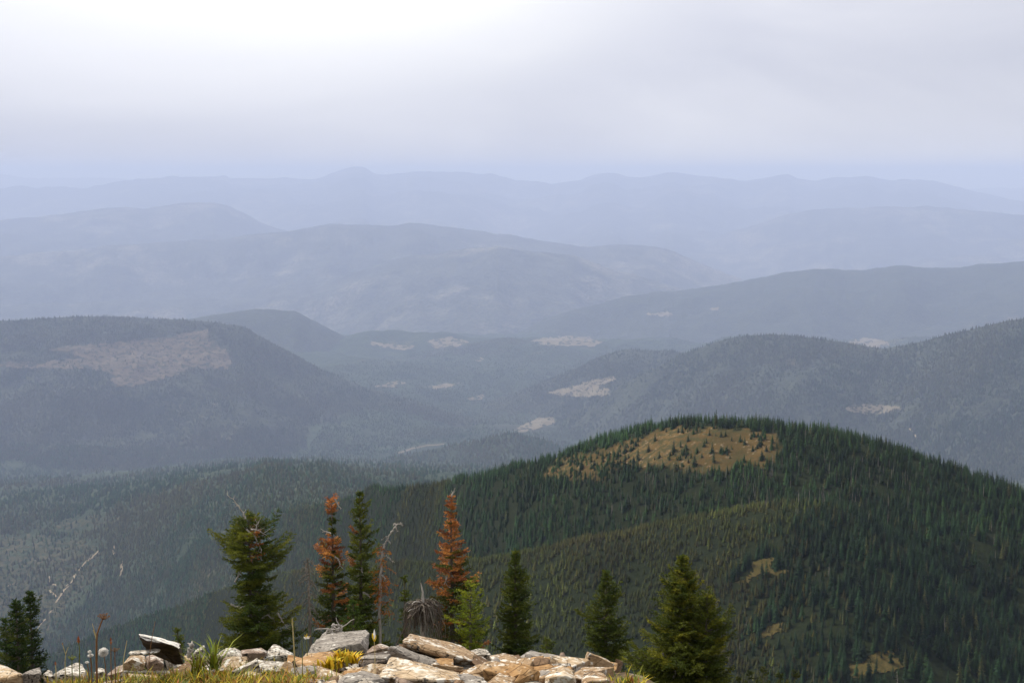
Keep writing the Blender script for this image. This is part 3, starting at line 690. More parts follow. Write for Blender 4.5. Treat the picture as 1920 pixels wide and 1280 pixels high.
# ------------------------------------------------------------------ rocks
def rock_mat(name, a, b, c, black=0.0, white=0.0, strata=0.4):
    m = NT(name, 0.88, 0.25); P = m.pos(True)
    n1 = m.noise(P, 7, 5, .6, dist=.4); n2 = m.noise(P, 38, 4, .65); st = m.noise(m.vscale(P, (6, 6, 55)), 1.0, 4, .6)
    k = m.math('ADD', m.math('MULTIPLY', n1, 1 - strata), m.math('MULTIPLY', st, strata))
    col = m.ramp(k, [(.32, a), (.5, b), (.68, c)])
    col = m.mix(m.ramp(n2, [(.3, .65), (.62, 0.0)]), col, tuple(x * .4 for x in a))
    cr = m.n('ShaderNodeTexVoronoi', feature='DISTANCE_TO_EDGE'); cr.inputs['Scale'].default_value = 9; m.l(m.vscale(P, (1, 1, 2.6)), cr.inputs['Vector'])
    col = m.mix(m.ramp(cr.outputs['Distance'], [(.008, .8), (.03, 0.0)]), col, tuple(x * .3 for x in a))
    if white:
        w = m.math('ADD', m.math('MULTIPLY', m.noise(P, 9, 4, .7), .6), m.math('MULTIPLY', n2, .4))
        col = m.mix(m.ramp(w, [(.60 - .16 * white, 0.0), (.64 - .16 * white, 0.85)]), col, (.66, .63, .57))
    if black:
        v = m.n('ShaderNodeTexVoronoi', feature='SMOOTH_F1'); v.inputs['Scale'].default_value = 62; v.inputs['Randomness'].default_value = 1
        ds = m.n('ShaderNodeVectorMath', operation='ADD'); m.l(P, ds.inputs[0]); sc = m.n('ShaderNodeVectorMath', operation='SCALE'); m.l(m.noise(P, 40, 3, out='Color'), sc.inputs[0]); sc.inputs['Scale'].default_value = .02; m.l(sc.outputs[0], ds.inputs[1])
        m.l(ds.outputs[0], v.inputs['Vector'])
        spot = m.mix(1.0, m.ramp(v.outputs[0], [(.26, 1.0), (.38, 0.0)]), m.ramp(m.noise(P, 11, 3, .6), [(.56 - .2 * black, 0.0), (.66 - .2 * black, 1.0)]), 'MULTIPLY')
        col = m.mix(spot, col, (.022, .020, .018))
    m.col(col)
    m.bump(m.math('ADD', m.math('ADD', n2, m.math('MULTIPLY', st, .8)), m.math('MULTIPLY', n1, 1.5)), .7, .016)
    return m.m
RM = {
 'tan': rock_mat("tan_quartzite", (.24, .145, .07), (.41, .28, .165), (.58, .46, .33), .3, .45),
 'grey': rock_mat("grey_quartzite", (.17, .145, .125), (.30, .265, .23), (.47, .43, .38), .3, .2),
 'orange': rock_mat("orange_stained_quartzite", (.26, .125, .045), (.42, .25, .11), (.58, .43, .28), .3, .1),
 'white': rock_mat("pale_lichened_quartzite", (.27, .225, .175), (.44, .385, .32), (.64, .60, .53), .85, .55),
 'dark': rock_mat("dark_lichened_rock", (.055, .042, .034), (.13, .10, .08), (.25, .20, .16), .6, .15),
 'pink': rock_mat("pinkish_quartzite", (.20, .135, .095), (.32, .235, .18), (.46, .37, .30), .3, .3),
 'brown': rock_mat("brown_sandstone", (.12, .065, .032), (.22, .135, .075), (.36, .25, .16), .2, .1),
 'cream': rock_mat("cream_quartzite", (.36, .22, .10), (.55, .42, .28), (.72, .64, .52), .3, .5),
}
def shade_painted():  # lit top and shaded underside set into the colour by normal; lichen mottling
    m = NT("lichened_rock_with_painted_shade", .9, .2); P = m.pos(True); n = m.noise(P, 30, 4, .65)
    base = m.ramp(n, [(.3, (.025, .018, .014)), (.7, (.085, .06, .045))]); top = m.ramp(m.noise(P, 16, 4, .7), [(.34, (.20, .18, .16)), (.46, (.62, .59, .54)), (.7, (.74, .70, .64))])
    sp = m.n('ShaderNodeSeparateXYZ'); m.l(m.n('ShaderNodeNewGeometry').outputs['Normal'], sp.inputs[0])
    m.col(m.mix(m.ramp(m.math('ADD', sp.outputs[2], m.math('MULTIPLY', n, .5)), [(.62, 0.0), (.78, 1.0)]), base, top)).bump(n, .7, .014); return m.m
RM['shade_painted'] = shade_painted()
def noise3(P, f, s):
    return (fbm(P[:, 0] * f + s, P[:, 1] * f - s, 3, 3 + s) + fbm(P[:, 1] * f + 9, P[:, 2] * f + s, 3, 13 + s) + fbm(P[:, 2] * f - 7, P[:, 0] * f + 5, 3, 23 + s)) / 3
def finish_rock(name, pts, mat, seed, label, cat, group=None, edge=None, rough=1.0):
    """hull of the points, cut into small faces and roughened; origin at the base"""
    pts = np.asarray(pts); c = pts.mean(0); c[2] = pts[:, 2].min()
    size = float(np.linalg.norm(pts.max(0) - pts.min(0)))
    bm = bmesh.new()
    for p in pts: bm.verts.new(p - c)
    h = bmesh.ops.convex_hull(bm, input=bm.verts)
    junk = [g for g in h.get('geom_interior', []) + h.get('geom_unused', []) if isinstance(g, bmesh.types.BMVert)]
    if junk: bmesh.ops.delete(bm, geom=list(set(junk)), context='VERTS')
    bmesh.ops.dissolve_limit(bm, angle_limit=R(6), verts=bm.verts, edges=bm.edges)
    bmesh.ops.bevel(bm, geom=list(bm.edges), offset=size * .010, segments=1, affect='EDGES', clamp_overlap=True)
    bmesh.ops.triangulate(bm, faces=bm.faces)
    tgt = edge or max(size / 11, 0.010)
    for _ in range(3):
        es = [e for e in bm.edges if e.calc_length() > tgt * 1.5]
        if not es: break
        bmesh.ops.subdivide_edges(bm, edges=es, cuts=1, use_grid_fill=False); bmesh.ops.triangulate(bm, faces=[f for f in bm.faces if len(f.verts) > 3])
    bm.normal_update()
    V = np.array([v.co[:] for v in bm.verts]); Nn = np.array([v.normal[:] for v in bm.verts])
    n1 = noise3(V, 2.6 / size, seed); n2 = noise3(V, 9 / size, seed + 5)
    step = np.abs(n1 * 6 % 1 - .5) - .25                     # broken, ledge-like relief
    V = V + Nn * (size * rough * (.022 * n1 + .022 * n2 + .018 * step))[:, None]
    for v, co in zip(bm.verts, V): v.co = co
    for f in bm.faces: f.smooth = True
    me = bpy.data.meshes.new(name); bm.to_mesh(me); bm.free(); me.materials.append(RM[mat])
    me.set_sharp_from_angle(angle=R(19))
    o = bpy.data.objects.new(name, me); COL.objects.link(o); o.location = c
    return tag(o, label, cat, group)
def rock(label, outline, mat, depth=.3, top=None, d=None, ground=True, name="rock", edge_f=.5, seed=None, cat="rock", group=None):
    """stone traced by its outline; (u, v) or (u, v, metres further back)"""
    seed = seed if seed is not None else int(outline[0][0] * 7 + outline[0][1]) % 997
    g = np.random.default_rng(seed + 1)
    ou = np.array([(p[0], p[1]) for p in outline], float); cu, cv = ou.mean(0); vt, vb = ou[:, 1].min(), ou[:, 1].max()
    if d is None:
        d = ground_r(cu, vb) or 8.3
        d = min(d, 8.3)
    hp = max(vb - vt, 6); top = top if top is not None else min(.34, hp / 40 * .24)
    explicit = any(len(p) > 2 for p in outline)
    P = []
    for p in outline:
        f = (vb - p[1]) / hp
        dd = p[2] if len(p) > 2 else (top * smooth(f, .35, 1.0) + .02 * (f < .2))
        P.append(pix_point(p[0], p[1], d + float(dd)))
        P.append(pix_point(cu + (p[0] - cu) * .93, cv + (p[1] - cv) * .93 + 1.5, d + float(dd) * .6 + depth))
    if not explicit:            # a broken front edge between the lit top and the shaded front
        ul, ur = ou[:, 0].min(), ou[:, 0].max()
        for k in range(4):
            fu = (k + g.uniform(.2, .8)) / 4; uu = ul + (ur - ul) * fu; vv = vb - hp * g.uniform(edge_f - .2, edge_f + .15)
            if in_poly(np.array([uu]), np.array([vv]), ou)[0]: P.append(pix_point(uu, vv, d - .01 * g.random()))
    P = np.array(P)
    if ground:
        lo = P[P[:, 2] < np.median(P[:, 2])]; c = P.mean(0)
        B = lo.copy(); B[:, :2] = c[:2] + (B[:, :2] - c[:2]) * .85; B[:, 2] = np.minimum(gz(B[:, 0], B[:, 1]) - .04, B[:, 2])
        P = np.concatenate([P, B])
    return finish_rock(name, P, mat, seed % 91, label, cat, group)

ROCKS = [
 # left end
 ("bright cream boulder at the foot of the paired young firs", [(-14,1247),(2,1247),(22,1255),(50,1268),(49,1292),(-14,1295)], 'cream', .35),
 ("small grey wedge stone beside the bright cream boulder", [(40,1264),(60,1254),(75,1250),(78,1262),(66,1276),(44,1276)], 'grey', .2),
 ("little white lichened stone between grey wedge and speckled rock", [(80,1263),(90,1254),(98,1257),(100,1268),(88,1275)], 'white', .15),
 ("speckled pale rock under the green umbel plant", [(100,1263),(128,1253),(145,1242),(153,1245),(161,1260),(154,1280),(106,1282)], 'white', .3),
 ("small white stone behind the big white seed puff", [(178,1260),(186,1251),(195,1254),(197,1263),(186,1268)], 'white', .12),
 ("pinkish rock at the left foot of the stacked ledge", [(203,1264),(220,1250),(242,1240),(252,1250),(250,1268),(222,1278)], 'pink', .3),
 # balanced slab group
 ("tan block carrying the thin flat flake", [(230,1244),(243,1228),(262,1226),(272,1229),(273,1246),(250,1252)], 'tan', .22),
 ("pink grey block under the dark balanced slab", [(273,1230),(298,1222),(306,1226),(307,1243),(299,1254),(274,1254)], 'pink', .28),
 ("narrow dark grey block propping the balanced slab", [(307,1227),(322,1225),(325,1243),(312,1248)], 'grey', .25),
 ("long low pale rock stretching in front of the balanced slab", [(222,1256),(268,1250),(315,1241),(362,1246),(371,1250),(368,1262),(330,1274),(270,1276),(222,1268)], 'white', .3),
 ("tan block with yellow stain right of the balanced slab", [(345,1229),(370,1228),(393,1229),(394,1241),(382,1250),(350,1250)], 'tan', .25),
 ("sharp white fin of rock pointing up", [(357,1232),(366,1220),(376,1213),(383,1208),(384,1211),(379,1222),(374,1232)], 'white', .12),
 # lichen group
 ("white lichened rock with dark cracks beside yellow grass", [(402,1232),(412,1221),(427,1214),(442,1214),(455,1221),(456,1238),(432,1252),(406,1254)], 'white', .35),
 ("low brown-sided slab with white top", [(452,1218),(478,1215),(490,1213),(501,1221),(493,1236),(456,1239)], 'pink', .3),
 ("pale triangular rock half covered in black lichen", [(490,1237),(501,1222),(511,1209),(520,1209),(536,1216),(550,1223),(552,1238),(530,1245),(498,1246)], 'white', .3),
 ("broad white slab densely speckled with black lichen", [(460,1242),(480,1236),(525,1239),(549,1245),(549,1266),(520,1280),(470,1280),(458,1262)], 'white', .4),
 ("orange topped boulder with black specks below its shoulder", [(553,1242),(570,1233),(600,1225),(630,1223),(641,1236),(628,1258),(604,1270),(585,1276),(560,1268),(551,1254)], 'orange', .4),
 ("large grey slanted boulder behind the yellow leaves", [(578,1226,.05),(586,1210,.15),(602,1188,.5),(640,1184,.6),(664,1180,.62),(687,1180,.62),(692,1186,.5),(690,1222,.05),(668,1226,0),(676,1204,.02),(640,1212,0),(612,1222,0)], 'grey', .3),
 ("rounded brown stone leaning on the grey slanted boulder", [(631,1226),(638,1208),(649,1203),(660,1208),(667,1221),(661,1232),(636,1231)], 'brown', .18),
 ("reddish flat rock behind the dark lichened block", [(682,1226),(698,1212),(714,1206),(731,1212),(733,1226)], 'pink', .3),
 ("dark brown lichened block left of the tilted planks", [(670,1240),(690,1225),(728,1219),(735,1229),(724,1248),(692,1258),(666,1262)], 'dark', .3),
 ("thin white lichened shelf under the yellow leaves", [(628,1256),(654,1246),(674,1240),(672,1256),(642,1266)], 'white', .25),
 ("pale strip of rock between orange boulder and dark block", [(640,1236),(664,1226),(690,1222),(692,1231),(668,1242)], 'cream', .25),
 ("broad grey slab at the foot of the dark lichened block", [(632,1278),(650,1262),(680,1257),(718,1266),(722,1296),(630,1296)], 'grey', .4),
 ("brown triangular stone below the orange boulder", [(604,1284),(622,1268),(636,1264),(636,1296),(602,1296)], 'brown', .25),
 ("pinkish stones wedged left of the grey slanted boulder", [(560,1240),(572,1228),(590,1224),(604,1226),(598,1240)], 'pink', .25),
 # cream slab and what is on it
 ("thick cream slab with rusty brown broken front", [(732,1232,.34),(760,1238,.34),(800,1250,.32),(862,1262,.28),(866,1274,.05),(858,1300,.08),(716,1300,.08),(712,1268,0),(760,1270,0),(820,1276,0)], 'cream', .3),
 # right heap
 ("white lichened rock behind the end of the long slab", [(872,1220),(897,1214),(912,1216),(922,1226),(920,1238),(890,1236)], 'white', .25),
 ("grey faceted rock leaning against the bent brown slab", [(913,1258),(920,1240),(932,1231),(938,1240),(942,1260),(932,1274),(918,1272)], 'grey', .22),
 ("tan and orange block between the dark fir and grey rock", [(920,1230),(944,1225),(964,1230),(973,1240),(972,1256),(944,1264),(934,1248)], 'tan', .3),
 ("orange streaked flat rock with white edge", [(938,1266),(957,1251),(978,1243),(989,1252),(990,1266),(965,1278),(942,1278)], 'orange', .25),
 ("long grey lichened rock topping the right heap", [(968,1236),(984,1223),(996,1218),(1012,1222),(1040,1227),(1062,1232),(1064,1244),(1036,1248),(1000,1250),(982,1246)], 'grey', .3),
 ("small upright stone on the right end of the lichened rock", [(1046,1233),(1052,1222),(1058,1222),(1062,1235)], 'pink', .1),
 ("pale ledge slab ending in a point above the dark fir", [(1000,1244),(1030,1238),(1062,1234),(1082,1234),(1095,1242),(1104,1252),(1072,1257),(1032,1254)], 'tan', .3),
 ("brown rock with dark hollow under the pale ledge", [(984,1252),(1000,1247),(1046,1251),(1040,1264),(1016,1270),(992,1266)], 'brown', .25),
 ("white faceted boulder in front of the pale ledge", [(1022,1268),(1038,1256),(1054,1248),(1068,1256),(1079,1270),(1078,1296),(1022,1296)], 'cream', .3),
 ("narrow tan upright rock beside the white faceted boulder", [(1076,1260),(1090,1252),(1100,1262),(1094,1292),(1080,1290)], 'tan', .22),
 ("tan boulder with white crest closing the heap near the fir", [(1090,1266),(1108,1258),(1130,1262),(1147,1278),(1150,1300),(1090,1300)], 'tan', .35),
 ("rounded brown stone below the orange streaked rock", [(940,1280),(949,1269),(964,1266),(973,1276),(972,1298),(940,1298)], 'brown', .22),
 ("flat white slab beside the rounded brown stone", [(968,1284),(976,1272),(1000,1271),(1024,1284),(1022,1300),(966,1300)], 'white', .28),
 ("grey stone filling the gap under the brown rock", [(974,1272),(984,1257),(1001,1260),(1014,1272),(990,1282)], 'grey', .22),
 ("smooth grey slab under the end of the long dark-sided slab", [(858,1266),(880,1264),(905,1269),(916,1284),(912,1300),(858,1300)], 'grey', .3),
 ("lone small grey stone in orange grass beside the dark fir", [(1164,1288),(1172,1274),(1179,1269),(1187,1275),(1192,1290)], 'grey', .16),
 ("small tan rock between heap and lone grey stone", [(1142,1290),(1150,1279),(1162,1281),(1168,1292),(1150,1300)], 'tan', .18),
]
for lab, ol, mt, dp in ROCKS: rock(lab, ol, mt, dp)
# the slabs that lean on the others
DS = ground_r(800, 1272) or 6.6
rock("long pale slab tilted down to the right with dark underside", [(757,1203,0),(768,1188,.34),(783,1190,.38),(830,1200,.42),(864,1210,.42),(891,1225,.3),(885,1238,.02),(850,1233,0),(800,1221,0),(762,1212,.05),(800,1228,.2),(850,1248,.24),(898,1268,.2),(880,1262,.24)], 'tan', .25, d=DS - .02, ground=False, name="slab", cat="rock")
rock("grey plank of stone leaning below the long pale slab", [(730,1212,.0),(746,1208,.14),(790,1226,.16),(838,1243,.14),(851,1250,.06),(849,1261,.03),(800,1257,0),(766,1244,0),(732,1229,.02),(800,1249,-.02),(736,1216,-.01)], 'grey', .1, d=DS - .16, ground=False, name="slab", cat="rock")
rock("thin brown plank sandwiched between the two tilted slabs", [(747,1207,.05),(760,1205,.16),(800,1222,.18),(817,1234,.14),(815,1243,.03),(780,1228,.0),(750,1214,.0)], 'brown', .12, d=DS - .05, ground=False, name="slab", cat="rock")
rock("tan and orange chip lying on the leaning grey plank", [(812,1235,.08),(830,1232,.12),(850,1234,.1),(851,1247,.0),(836,1249,-.01),(815,1243,0)], 'orange', .07, d=DS - .15, ground=False, name="stone")
rock("bent brown slab sloping from the long slab's end", [(884,1240,.02),(892,1226,.2),(906,1231,.26),(920,1243,.2),(932,1280,0),(918,1276,-.04),(902,1254,-.04)], 'brown', .1, d=DS - .05, ground=False, name="slab", cat="rock")
rock("small brown pebble on the cream slab", [(731,1245,.02),(735,1243,.04),(747,1243,.04),(750,1246,.02),(748,1250,0),(733,1250,0)], 'brown', .05, d=DS - .1, ground=False, name="pebble", cat="pebble")
rock("small cream pebble in the row on the cream slab", [(749,1249,.02),(754,1246,.03),(759,1249,.02),(758,1254,0),(750,1254,0)], 'cream', .04, d=DS - .12, ground=False, name="pebble", cat="pebble")
rock("small orange brown pebble beside the cream pebble", [(760,1248,.02),(764,1245,.04),(771,1247,.03),(772,1254,0),(761,1254,0)], 'orange', .05, d=DS - .12, ground=False, name="pebble", cat="pebble")
rock("orange chip at the right end of the cream slab", [(850,1258,.03),(857,1255,.05),(863,1260,.04),(862,1266,0),(852,1265,0)], 'orange', .06, d=DS - .08, ground=False, name="stone")
DN = ground_r(300, 1262) or 7.0
rock("dark balanced slab with pale top roofing a small hollow", [(260,1187,.0),(267,1188,.16),(300,1196,.3),(339,1205,.3),(336,1214,.06),(323,1208,0),(279,1204,-.01),(261,1195,-.01),(276,1220,.34),(318,1228,.3),(345,1244,.2),(330,1244,.26)], 'shade_painted', .22, d=DN - .02, ground=False, name="slab", cat="rock")
rock("thin pale flake lying across the tan and pink blocks", [(241,1224,.0),(244,1220,.06),(298,1215,.08),(302,1217,.05),(298,1222,.0),(270,1226,-.01),(243,1227,-.01)], 'white', .08, d=DN - .06, ground=False, name="slab", cat="rock")
# loose stones between the big ones
def loose_stones():
    g = np.random.default_rng(77); n = 0; mats = ['tan', 'grey', 'pink', 'cream', 'white', 'brown', 'orange']
    while n < 84:
        u = g.uniform(-20, 1160) if n < 44 else g.uniform(560, 1140); v = g.uniform(1238, 1300); r = ground_r(u, v)
        if r is None: continue
        c = pix_point(u, v, r); s = g.uniform(.03, .10); s3 = s * g.uniform(.35, .8)
        q = g.normal(0, 1, (14, 3)); q /= np.linalg.norm(q, axis=1)[:, None]; q = np.sign(q) * np.abs(q) ** .6 * np.array([s, s * g.uniform(.6, 1), s3])
        a = g.uniform(0, 6.28); ca, sa = math.cos(a), math.sin(a); q = q @ np.array([[ca, sa, 0], [-sa, ca, 0], [0, 0, 1]])
        finish_rock("stone", q + np.array([c[0], c[1], float(gz(c[0], c[1])) + s3 * .45]), mats[n % 7], n, "small angular stone lying loose between the larger rocks", "stone", "loose stones among the rocks", edge=s / 3)
        n += 1
loose_stones()

def wedged_rocks():
    g = np.random.default_rng(177); n = 0; mats = ['tan', 'grey', 'cream', 'orange', 'tan', 'white', 'grey', 'brown']
    while n < 46:
        u = g.uniform(200, 560) if n % 3 == 0 else g.uniform(560, 1150); v = g.uniform(1246, 1292); r = ground_r(u, v)
        if r is None: continue
        c = pix_point(u, v, r + .12); s = g.uniform(.07, .15); th = g.uniform(.018, .05)
        k = g.integers(5, 8); an = np.sort(g.uniform(0, 6.28, k)); q = np.stack([np.cos(an) * s * g.uniform(.7, 1.1, k), np.sin(an) * s * .75 * g.uniform(.7, 1.1, k), np.full(k, th)], -1)
        q = np.concatenate([q, q * np.array([.92, .92, -1])]); rx, ry = g.normal(0, .28), g.normal(0, .22)
        M = np.array(Matrix.Rotation(rx, 3, 'X') @ Matrix.Rotation(ry, 3, 'Y')); q = q @ M.T
        finish_rock("rock", q + np.array([c[0], c[1], float(gz(c[0], c[1])) + th * .7 + .012]), mats[n % 8], n + 3, "broken flat rock wedged in among the larger boulders", "rock", "broken flat rocks in the heap", edge=s / 6)
        n += 1
wedged_rocks()

# ------------------------------------------------------------------ the firs round the rocks
def needle_mat():
    m = NT("fir_needles", 0.7, 0.2)
    c = m.attr('tint'); m.col(c)
    tr = m.n('ShaderNodeBsdfTranslucent'); m.l(c, tr.inputs['Color'])
    mx = m.n('ShaderNodeMixShader'); mx.inputs[0].default_value = .28
    m.l(m.b.outputs[0], mx.inputs[1]); m.l(tr.outputs[0], mx.inputs[2]); m.l(mx.outputs[0], m.out.inputs['Surface'])
    return m.m
M_NEEDLE = needle_mat()
def wood_mat(name, a, b, sc=18):
    m = NT(name, .9, .15); P = m.pos(True)
    n = m.noise(m.vscale(P, (1, 1, .25)), sc, 4, .65); m.col(m.ramp(n, [(.3, a), (.7, b)])).bump(n, .6, .01); return m.m
M_TRUNK = wood_mat("fir_bark", (.060, .048, .040), (.17, .145, .12))
M_DEAD = wood_mat("bleached_dead_wood", (.20, .18, .16), (.50, .46, .42), 30)
M_GREYW = wood_mat('grey_dead_twigs', (.09, .075, .062), (.26, .225, .19), 30)
M_DARKW = wood_mat("dark_dead_wood", (.04, .03, .024), (.13, .10, .08), 30)

def tubes(paths, sides=5):
    """tapering tubes: list of (points (n,3), radii (n,))"""
    V = []; F = []
    for P, rad in paths:
        P = np.asarray(P, float); n = len(P); T = np.gradient(P, axis=0); T /= np.linalg.norm(T, axis=1)[:, None] + 1e-9
        ref = np.array([.13, .31, .94]) if abs(T[0, 2]) < .9 else np.array([.94, .3, .1])
        A = np.cross(T, ref); A /= np.linalg.norm(A, axis=1)[:, None] + 1e-9; B = np.cross(T, A)
        an = np.arange(sides) * 2 * math.pi / sides
        ring = P[:, None, :] + np.asarray(rad)[:, None, None] * (A[:, None, :] * np.cos(an)[None, :, None] + B[:, None, :] * np.sin(an)[None, :, None])
        k = sum(len(x) for x in V); V.append(ring.reshape(-1, 3))
        for i in range(n - 1):
            for s in range(sides):
                s2 = (s + 1) % sides; F.append((k + i * sides + s, k + i * sides + s2, k + (i + 1) * sides + s2, k + (i + 1) * sides + s))
    return np.concatenate(V), np.array(F)
def curve(p, q, n=6, sag=(0, 0, 0), wig=0.0, g=None):
    t = np.linspace(0, 1, n)[:, None]; P = np.array(p) * (1 - t) + np.array(q) * t + np.array(sag)[None] * 4 * t * (1 - t)
    if wig and g is not None: P[1:] += g.normal(0, wig, (n - 1, 3))
    return P
def needles(A, B, tint, g, step=.022, per=2, ln=.040, wd=.013):
    """flat needle tufts along twigs A->B"""
    A, B, tint = np.asarray(A), np.asarray(B), np.asarray(tint)
    L = np.linalg.norm(B - A, axis=1); k = np.maximum(2, np.ceil(L / step).astype(int)) * per
    idx = np.repeat(np.arange(len(A)), k); m = len(idx)
    t = g.random(m); ax = ((B - A) / (L[:, None] + 1e-9))[idx]
    P = A[idx] + (B - A)[idx] * t[:, None]
    rv = g.normal(0, 1, (m, 3)); rv[:, 2] = rv[:, 2] * .45 + .18; pr = rv - ax * (rv * ax).sum(1)[:, None]; pr /= np.linalg.norm(pr, axis=1)[:, None] + 1e-9
    d = ax * .65 + pr * .75; sd = np.cross(d, g.normal(0, 1, (m, 3))); sd /= np.linalg.norm(sd, axis=1)[:, None] + 1e-9
    l = ln * g.uniform(.7, 1.25, m)[:, None]; w = wd * g.uniform(.7, 1.3, m)[:, None]
    V = np.stack([P - sd * w * .5, P + sd * w * .5, P + d * l * .75 + sd * w * .35, P + d * l], 1).reshape(-1, 3)
    i = np.arange(m) * 4; F = np.concatenate([np.stack([i, i + 1, i + 2], -1), np.stack([i, i + 2, i + 3], -1)])
    tt = np.repeat(tint[idx] * g.uniform(.8, 1.2, (m, 1)), 4, 0)
    return V, F, tt
G_DARK = np.array([.044, .070, .010]); G_MID = np.array([.120, .135, .015]); G_YEL = np.array([.19, .19, .016]); G_BRIGHT = np.array([.105, .150, .014])
RUST = np.array([.38, .120, .014]); RUST2 = np.array([.50, .21, .022]); RUST3 = np.array([.18, .050, .012])

def conifer(label, u, base_r, rows, nb, seed, greens=(G_DARK, G_MID, G_YEL), rust=(), lean=0.0, top_up=.7, skip=0.0, twig=1.0, step=.022, name="fir_tree", low=0.0, dead=(), group=None, lush=1.0, stems=()):
    """rows: (photo row, reach left px, reach right px) from the top down; rust: (u0, u1, v0, v1, share)"""
    g = np.random.default_rng(seed)
    rows = sorted(rows); vtop = rows[0][0]
    a, t = pix_dir(u, vtop); x0, y0 = base_r * math.sin(a), base_r * math.cos(a)
    zb = float(gz(x0, y0)); ztop = EYE - base_r * t; H = ztop - zb
    base = np.array([x0, y0, zb]); m_px = base_r / FPX * 1.02
    rv = np.array([r_[0] for r_ in rows]); rl = np.array([r_[1] for r_ in rows]) * m_px * 1.12; rr = np.array([r_[2] for r_ in rows]) * m_px * 1.12
    def row_of(z): return project(np.array([x0, y0, zb + z]))[1]
    trunk_lean = lambda z: np.array([lean * H * (z / H) ** 1.5, 0, z])
    root = empty(name, base, label, "tree", group)
    n = 10; zz = np.linspace(-.15, H * .985, n)
    V, F = tubes([(np.array([trunk_lean(max(z, 0)) if z > 0 else np.array([0, 0, z]) for z in zz]) + g.normal(0, .006, (n, 3)) * [1, 1, 0], np.linspace(.011 * H + .025, .006, n))], 7)
    mesh_np("trunk", V, F, M_TRUNK, root, True)
    A = []; B = []; C = []; wood = []; nwh = max(6, nb // 9)
    nb = int(nb * 1.2); lob = g.uniform(.72, 1.2, 24)
    for i in range(nb):
        f = (i + g.random()) / nb; f = f + .3 * (np.round(f * nwh) / nwh - f); z = H * (low + (1 - low) * f) * .992
        if g.random() < skip: continue
        phi = i * 2.39996 + g.normal(0, .35); vr = row_of(z)
        L = np.interp(vr, rv, rl) * (1 - math.cos(phi)) / 2 + np.interp(vr, rv, rr) * (1 + math.cos(phi)) / 2
        L = max(.035, L * g.choice([g.uniform(.45, .8), g.uniform(.8, 1.22)], p=[.35, .65]))
        L *= lob[int(f * 3.99) * 6 + int((phi % 6.2832) / 6.2832 * 5.99)]
        el = (-.25 + (top_up + .25) * f ** 1.3) + g.normal(0, .13)
        o = trunk_lean(z); dr = np.array([math.cos(phi), math.sin(phi), 0])
        s = np.linspace(0, 1, 6)[:, None]
        path = o + dr * L * s + np.array([0, 0, 1]) * L * (math.tan(el) * s - .35 * (1 - f) * s * (1 - s) * 2 + .16 * s ** 3)
        path[1:] += g.normal(0, .018 * L + .003, (5, 3))
        wood.append((path, np.linspace(.004 + .012 * L, .003, 6)))
        tu, tv = project(base + path[-2])
        green = greens[0] * (1 - (w := g.random() ** 1.2)) + greens[1] * w
        if g.random() < .22: green = green * .45 + greens[2] * .55
        for (u0, u1, v0, v1, pr) in rust:
            if u0 <= tu <= u1 and v0 <= tv <= v1 and g.random() < pr:
                k = g.random(); green = (RUST * (1 - k) + (RUST2 if g.random() < .55 else RUST3) * k) * g.uniform(.7, 1.5); green = green * .85 + green.mean() * .15; break
        # the bough itself and its side twigs
        for q in range(1, 5): A.append(path[q]); B.append(path[q + 1]); C.append(green)
        ntw = max(3, int(L * 24 * lush))
        for k in range(ntw):
            sf = .14 + .84 * (k + g.random()) / ntw; p = np.array([np.interp(sf, s[:, 0], path[:, c]) for c in range(3)])
            for sg in (-1, 1):
                ang = phi + sg * g.uniform(.6, 1.15); tl = twig * (.36 * L * (1.08 - sf) + .055) * g.uniform(.65, 1.2)
                d = np.array([math.cos(ang), math.sin(ang), math.tan(el) * .35 + g.normal(.0, .17)])
                A.append(p); B.append(p + d * tl); C.append(green * g.uniform(.75, 1.35))
    for z in np.linspace(H * .9, H, 5)[:-1]: A.append(trunk_lean(z)); B.append(trunk_lean(z + H * .027)); C.append(greens[1] if not any(v0 <= vtop + 8 <= v1 and u0 <= u <= u1 for u0, u1, v0, v1, _ in rust) else RUST)
    sc = base_r / 30.0
    V, F, T = needles(A, B, C, g, step * sc, 2, .042 * sc, .014 * sc)
    cr = mesh_np("crown", V, F, M_NEEDLE, root, False, {'tint': ('FLOAT_COLOR', T)})
    V, F = tubes(wood, 4); tag(mesh_np("branches", V, F, M_TRUNK, cr, True), kind="stuff")
    for dpts in dead:           # bare bleached limbs, given as photo points
        pw = np.array([pix_point(p[0], p[1], base_r - .25 + (p[2] if len(p) > 2 else 0)) for p in dpts]) - base
        q = np.linspace(0, len(pw) - 1, 4 * len(pw)); P = np.stack([np.interp(q, np.arange(len(pw)), pw[:, c]) for c in range(3)], -1)
        P[1:] += g.normal(0, .008, (len(P) - 1, 3))
        paths = [(P, np.linspace(.022, .006, len(P)))]
        for k in range(3, len(P), 2):
            d = P[k] - P[k - 2]; e = d + g.normal(0, np.linalg.norm(d) * .8, 3); paths.append((curve(P[k], P[k] + e * g.uniform(.5, 1.1), 3), np.array([.007, .005, .003])))
        V, F = tubes(paths, 5); mesh_np("bare_branch", V, F, M_DEAD, root, True)
    return root

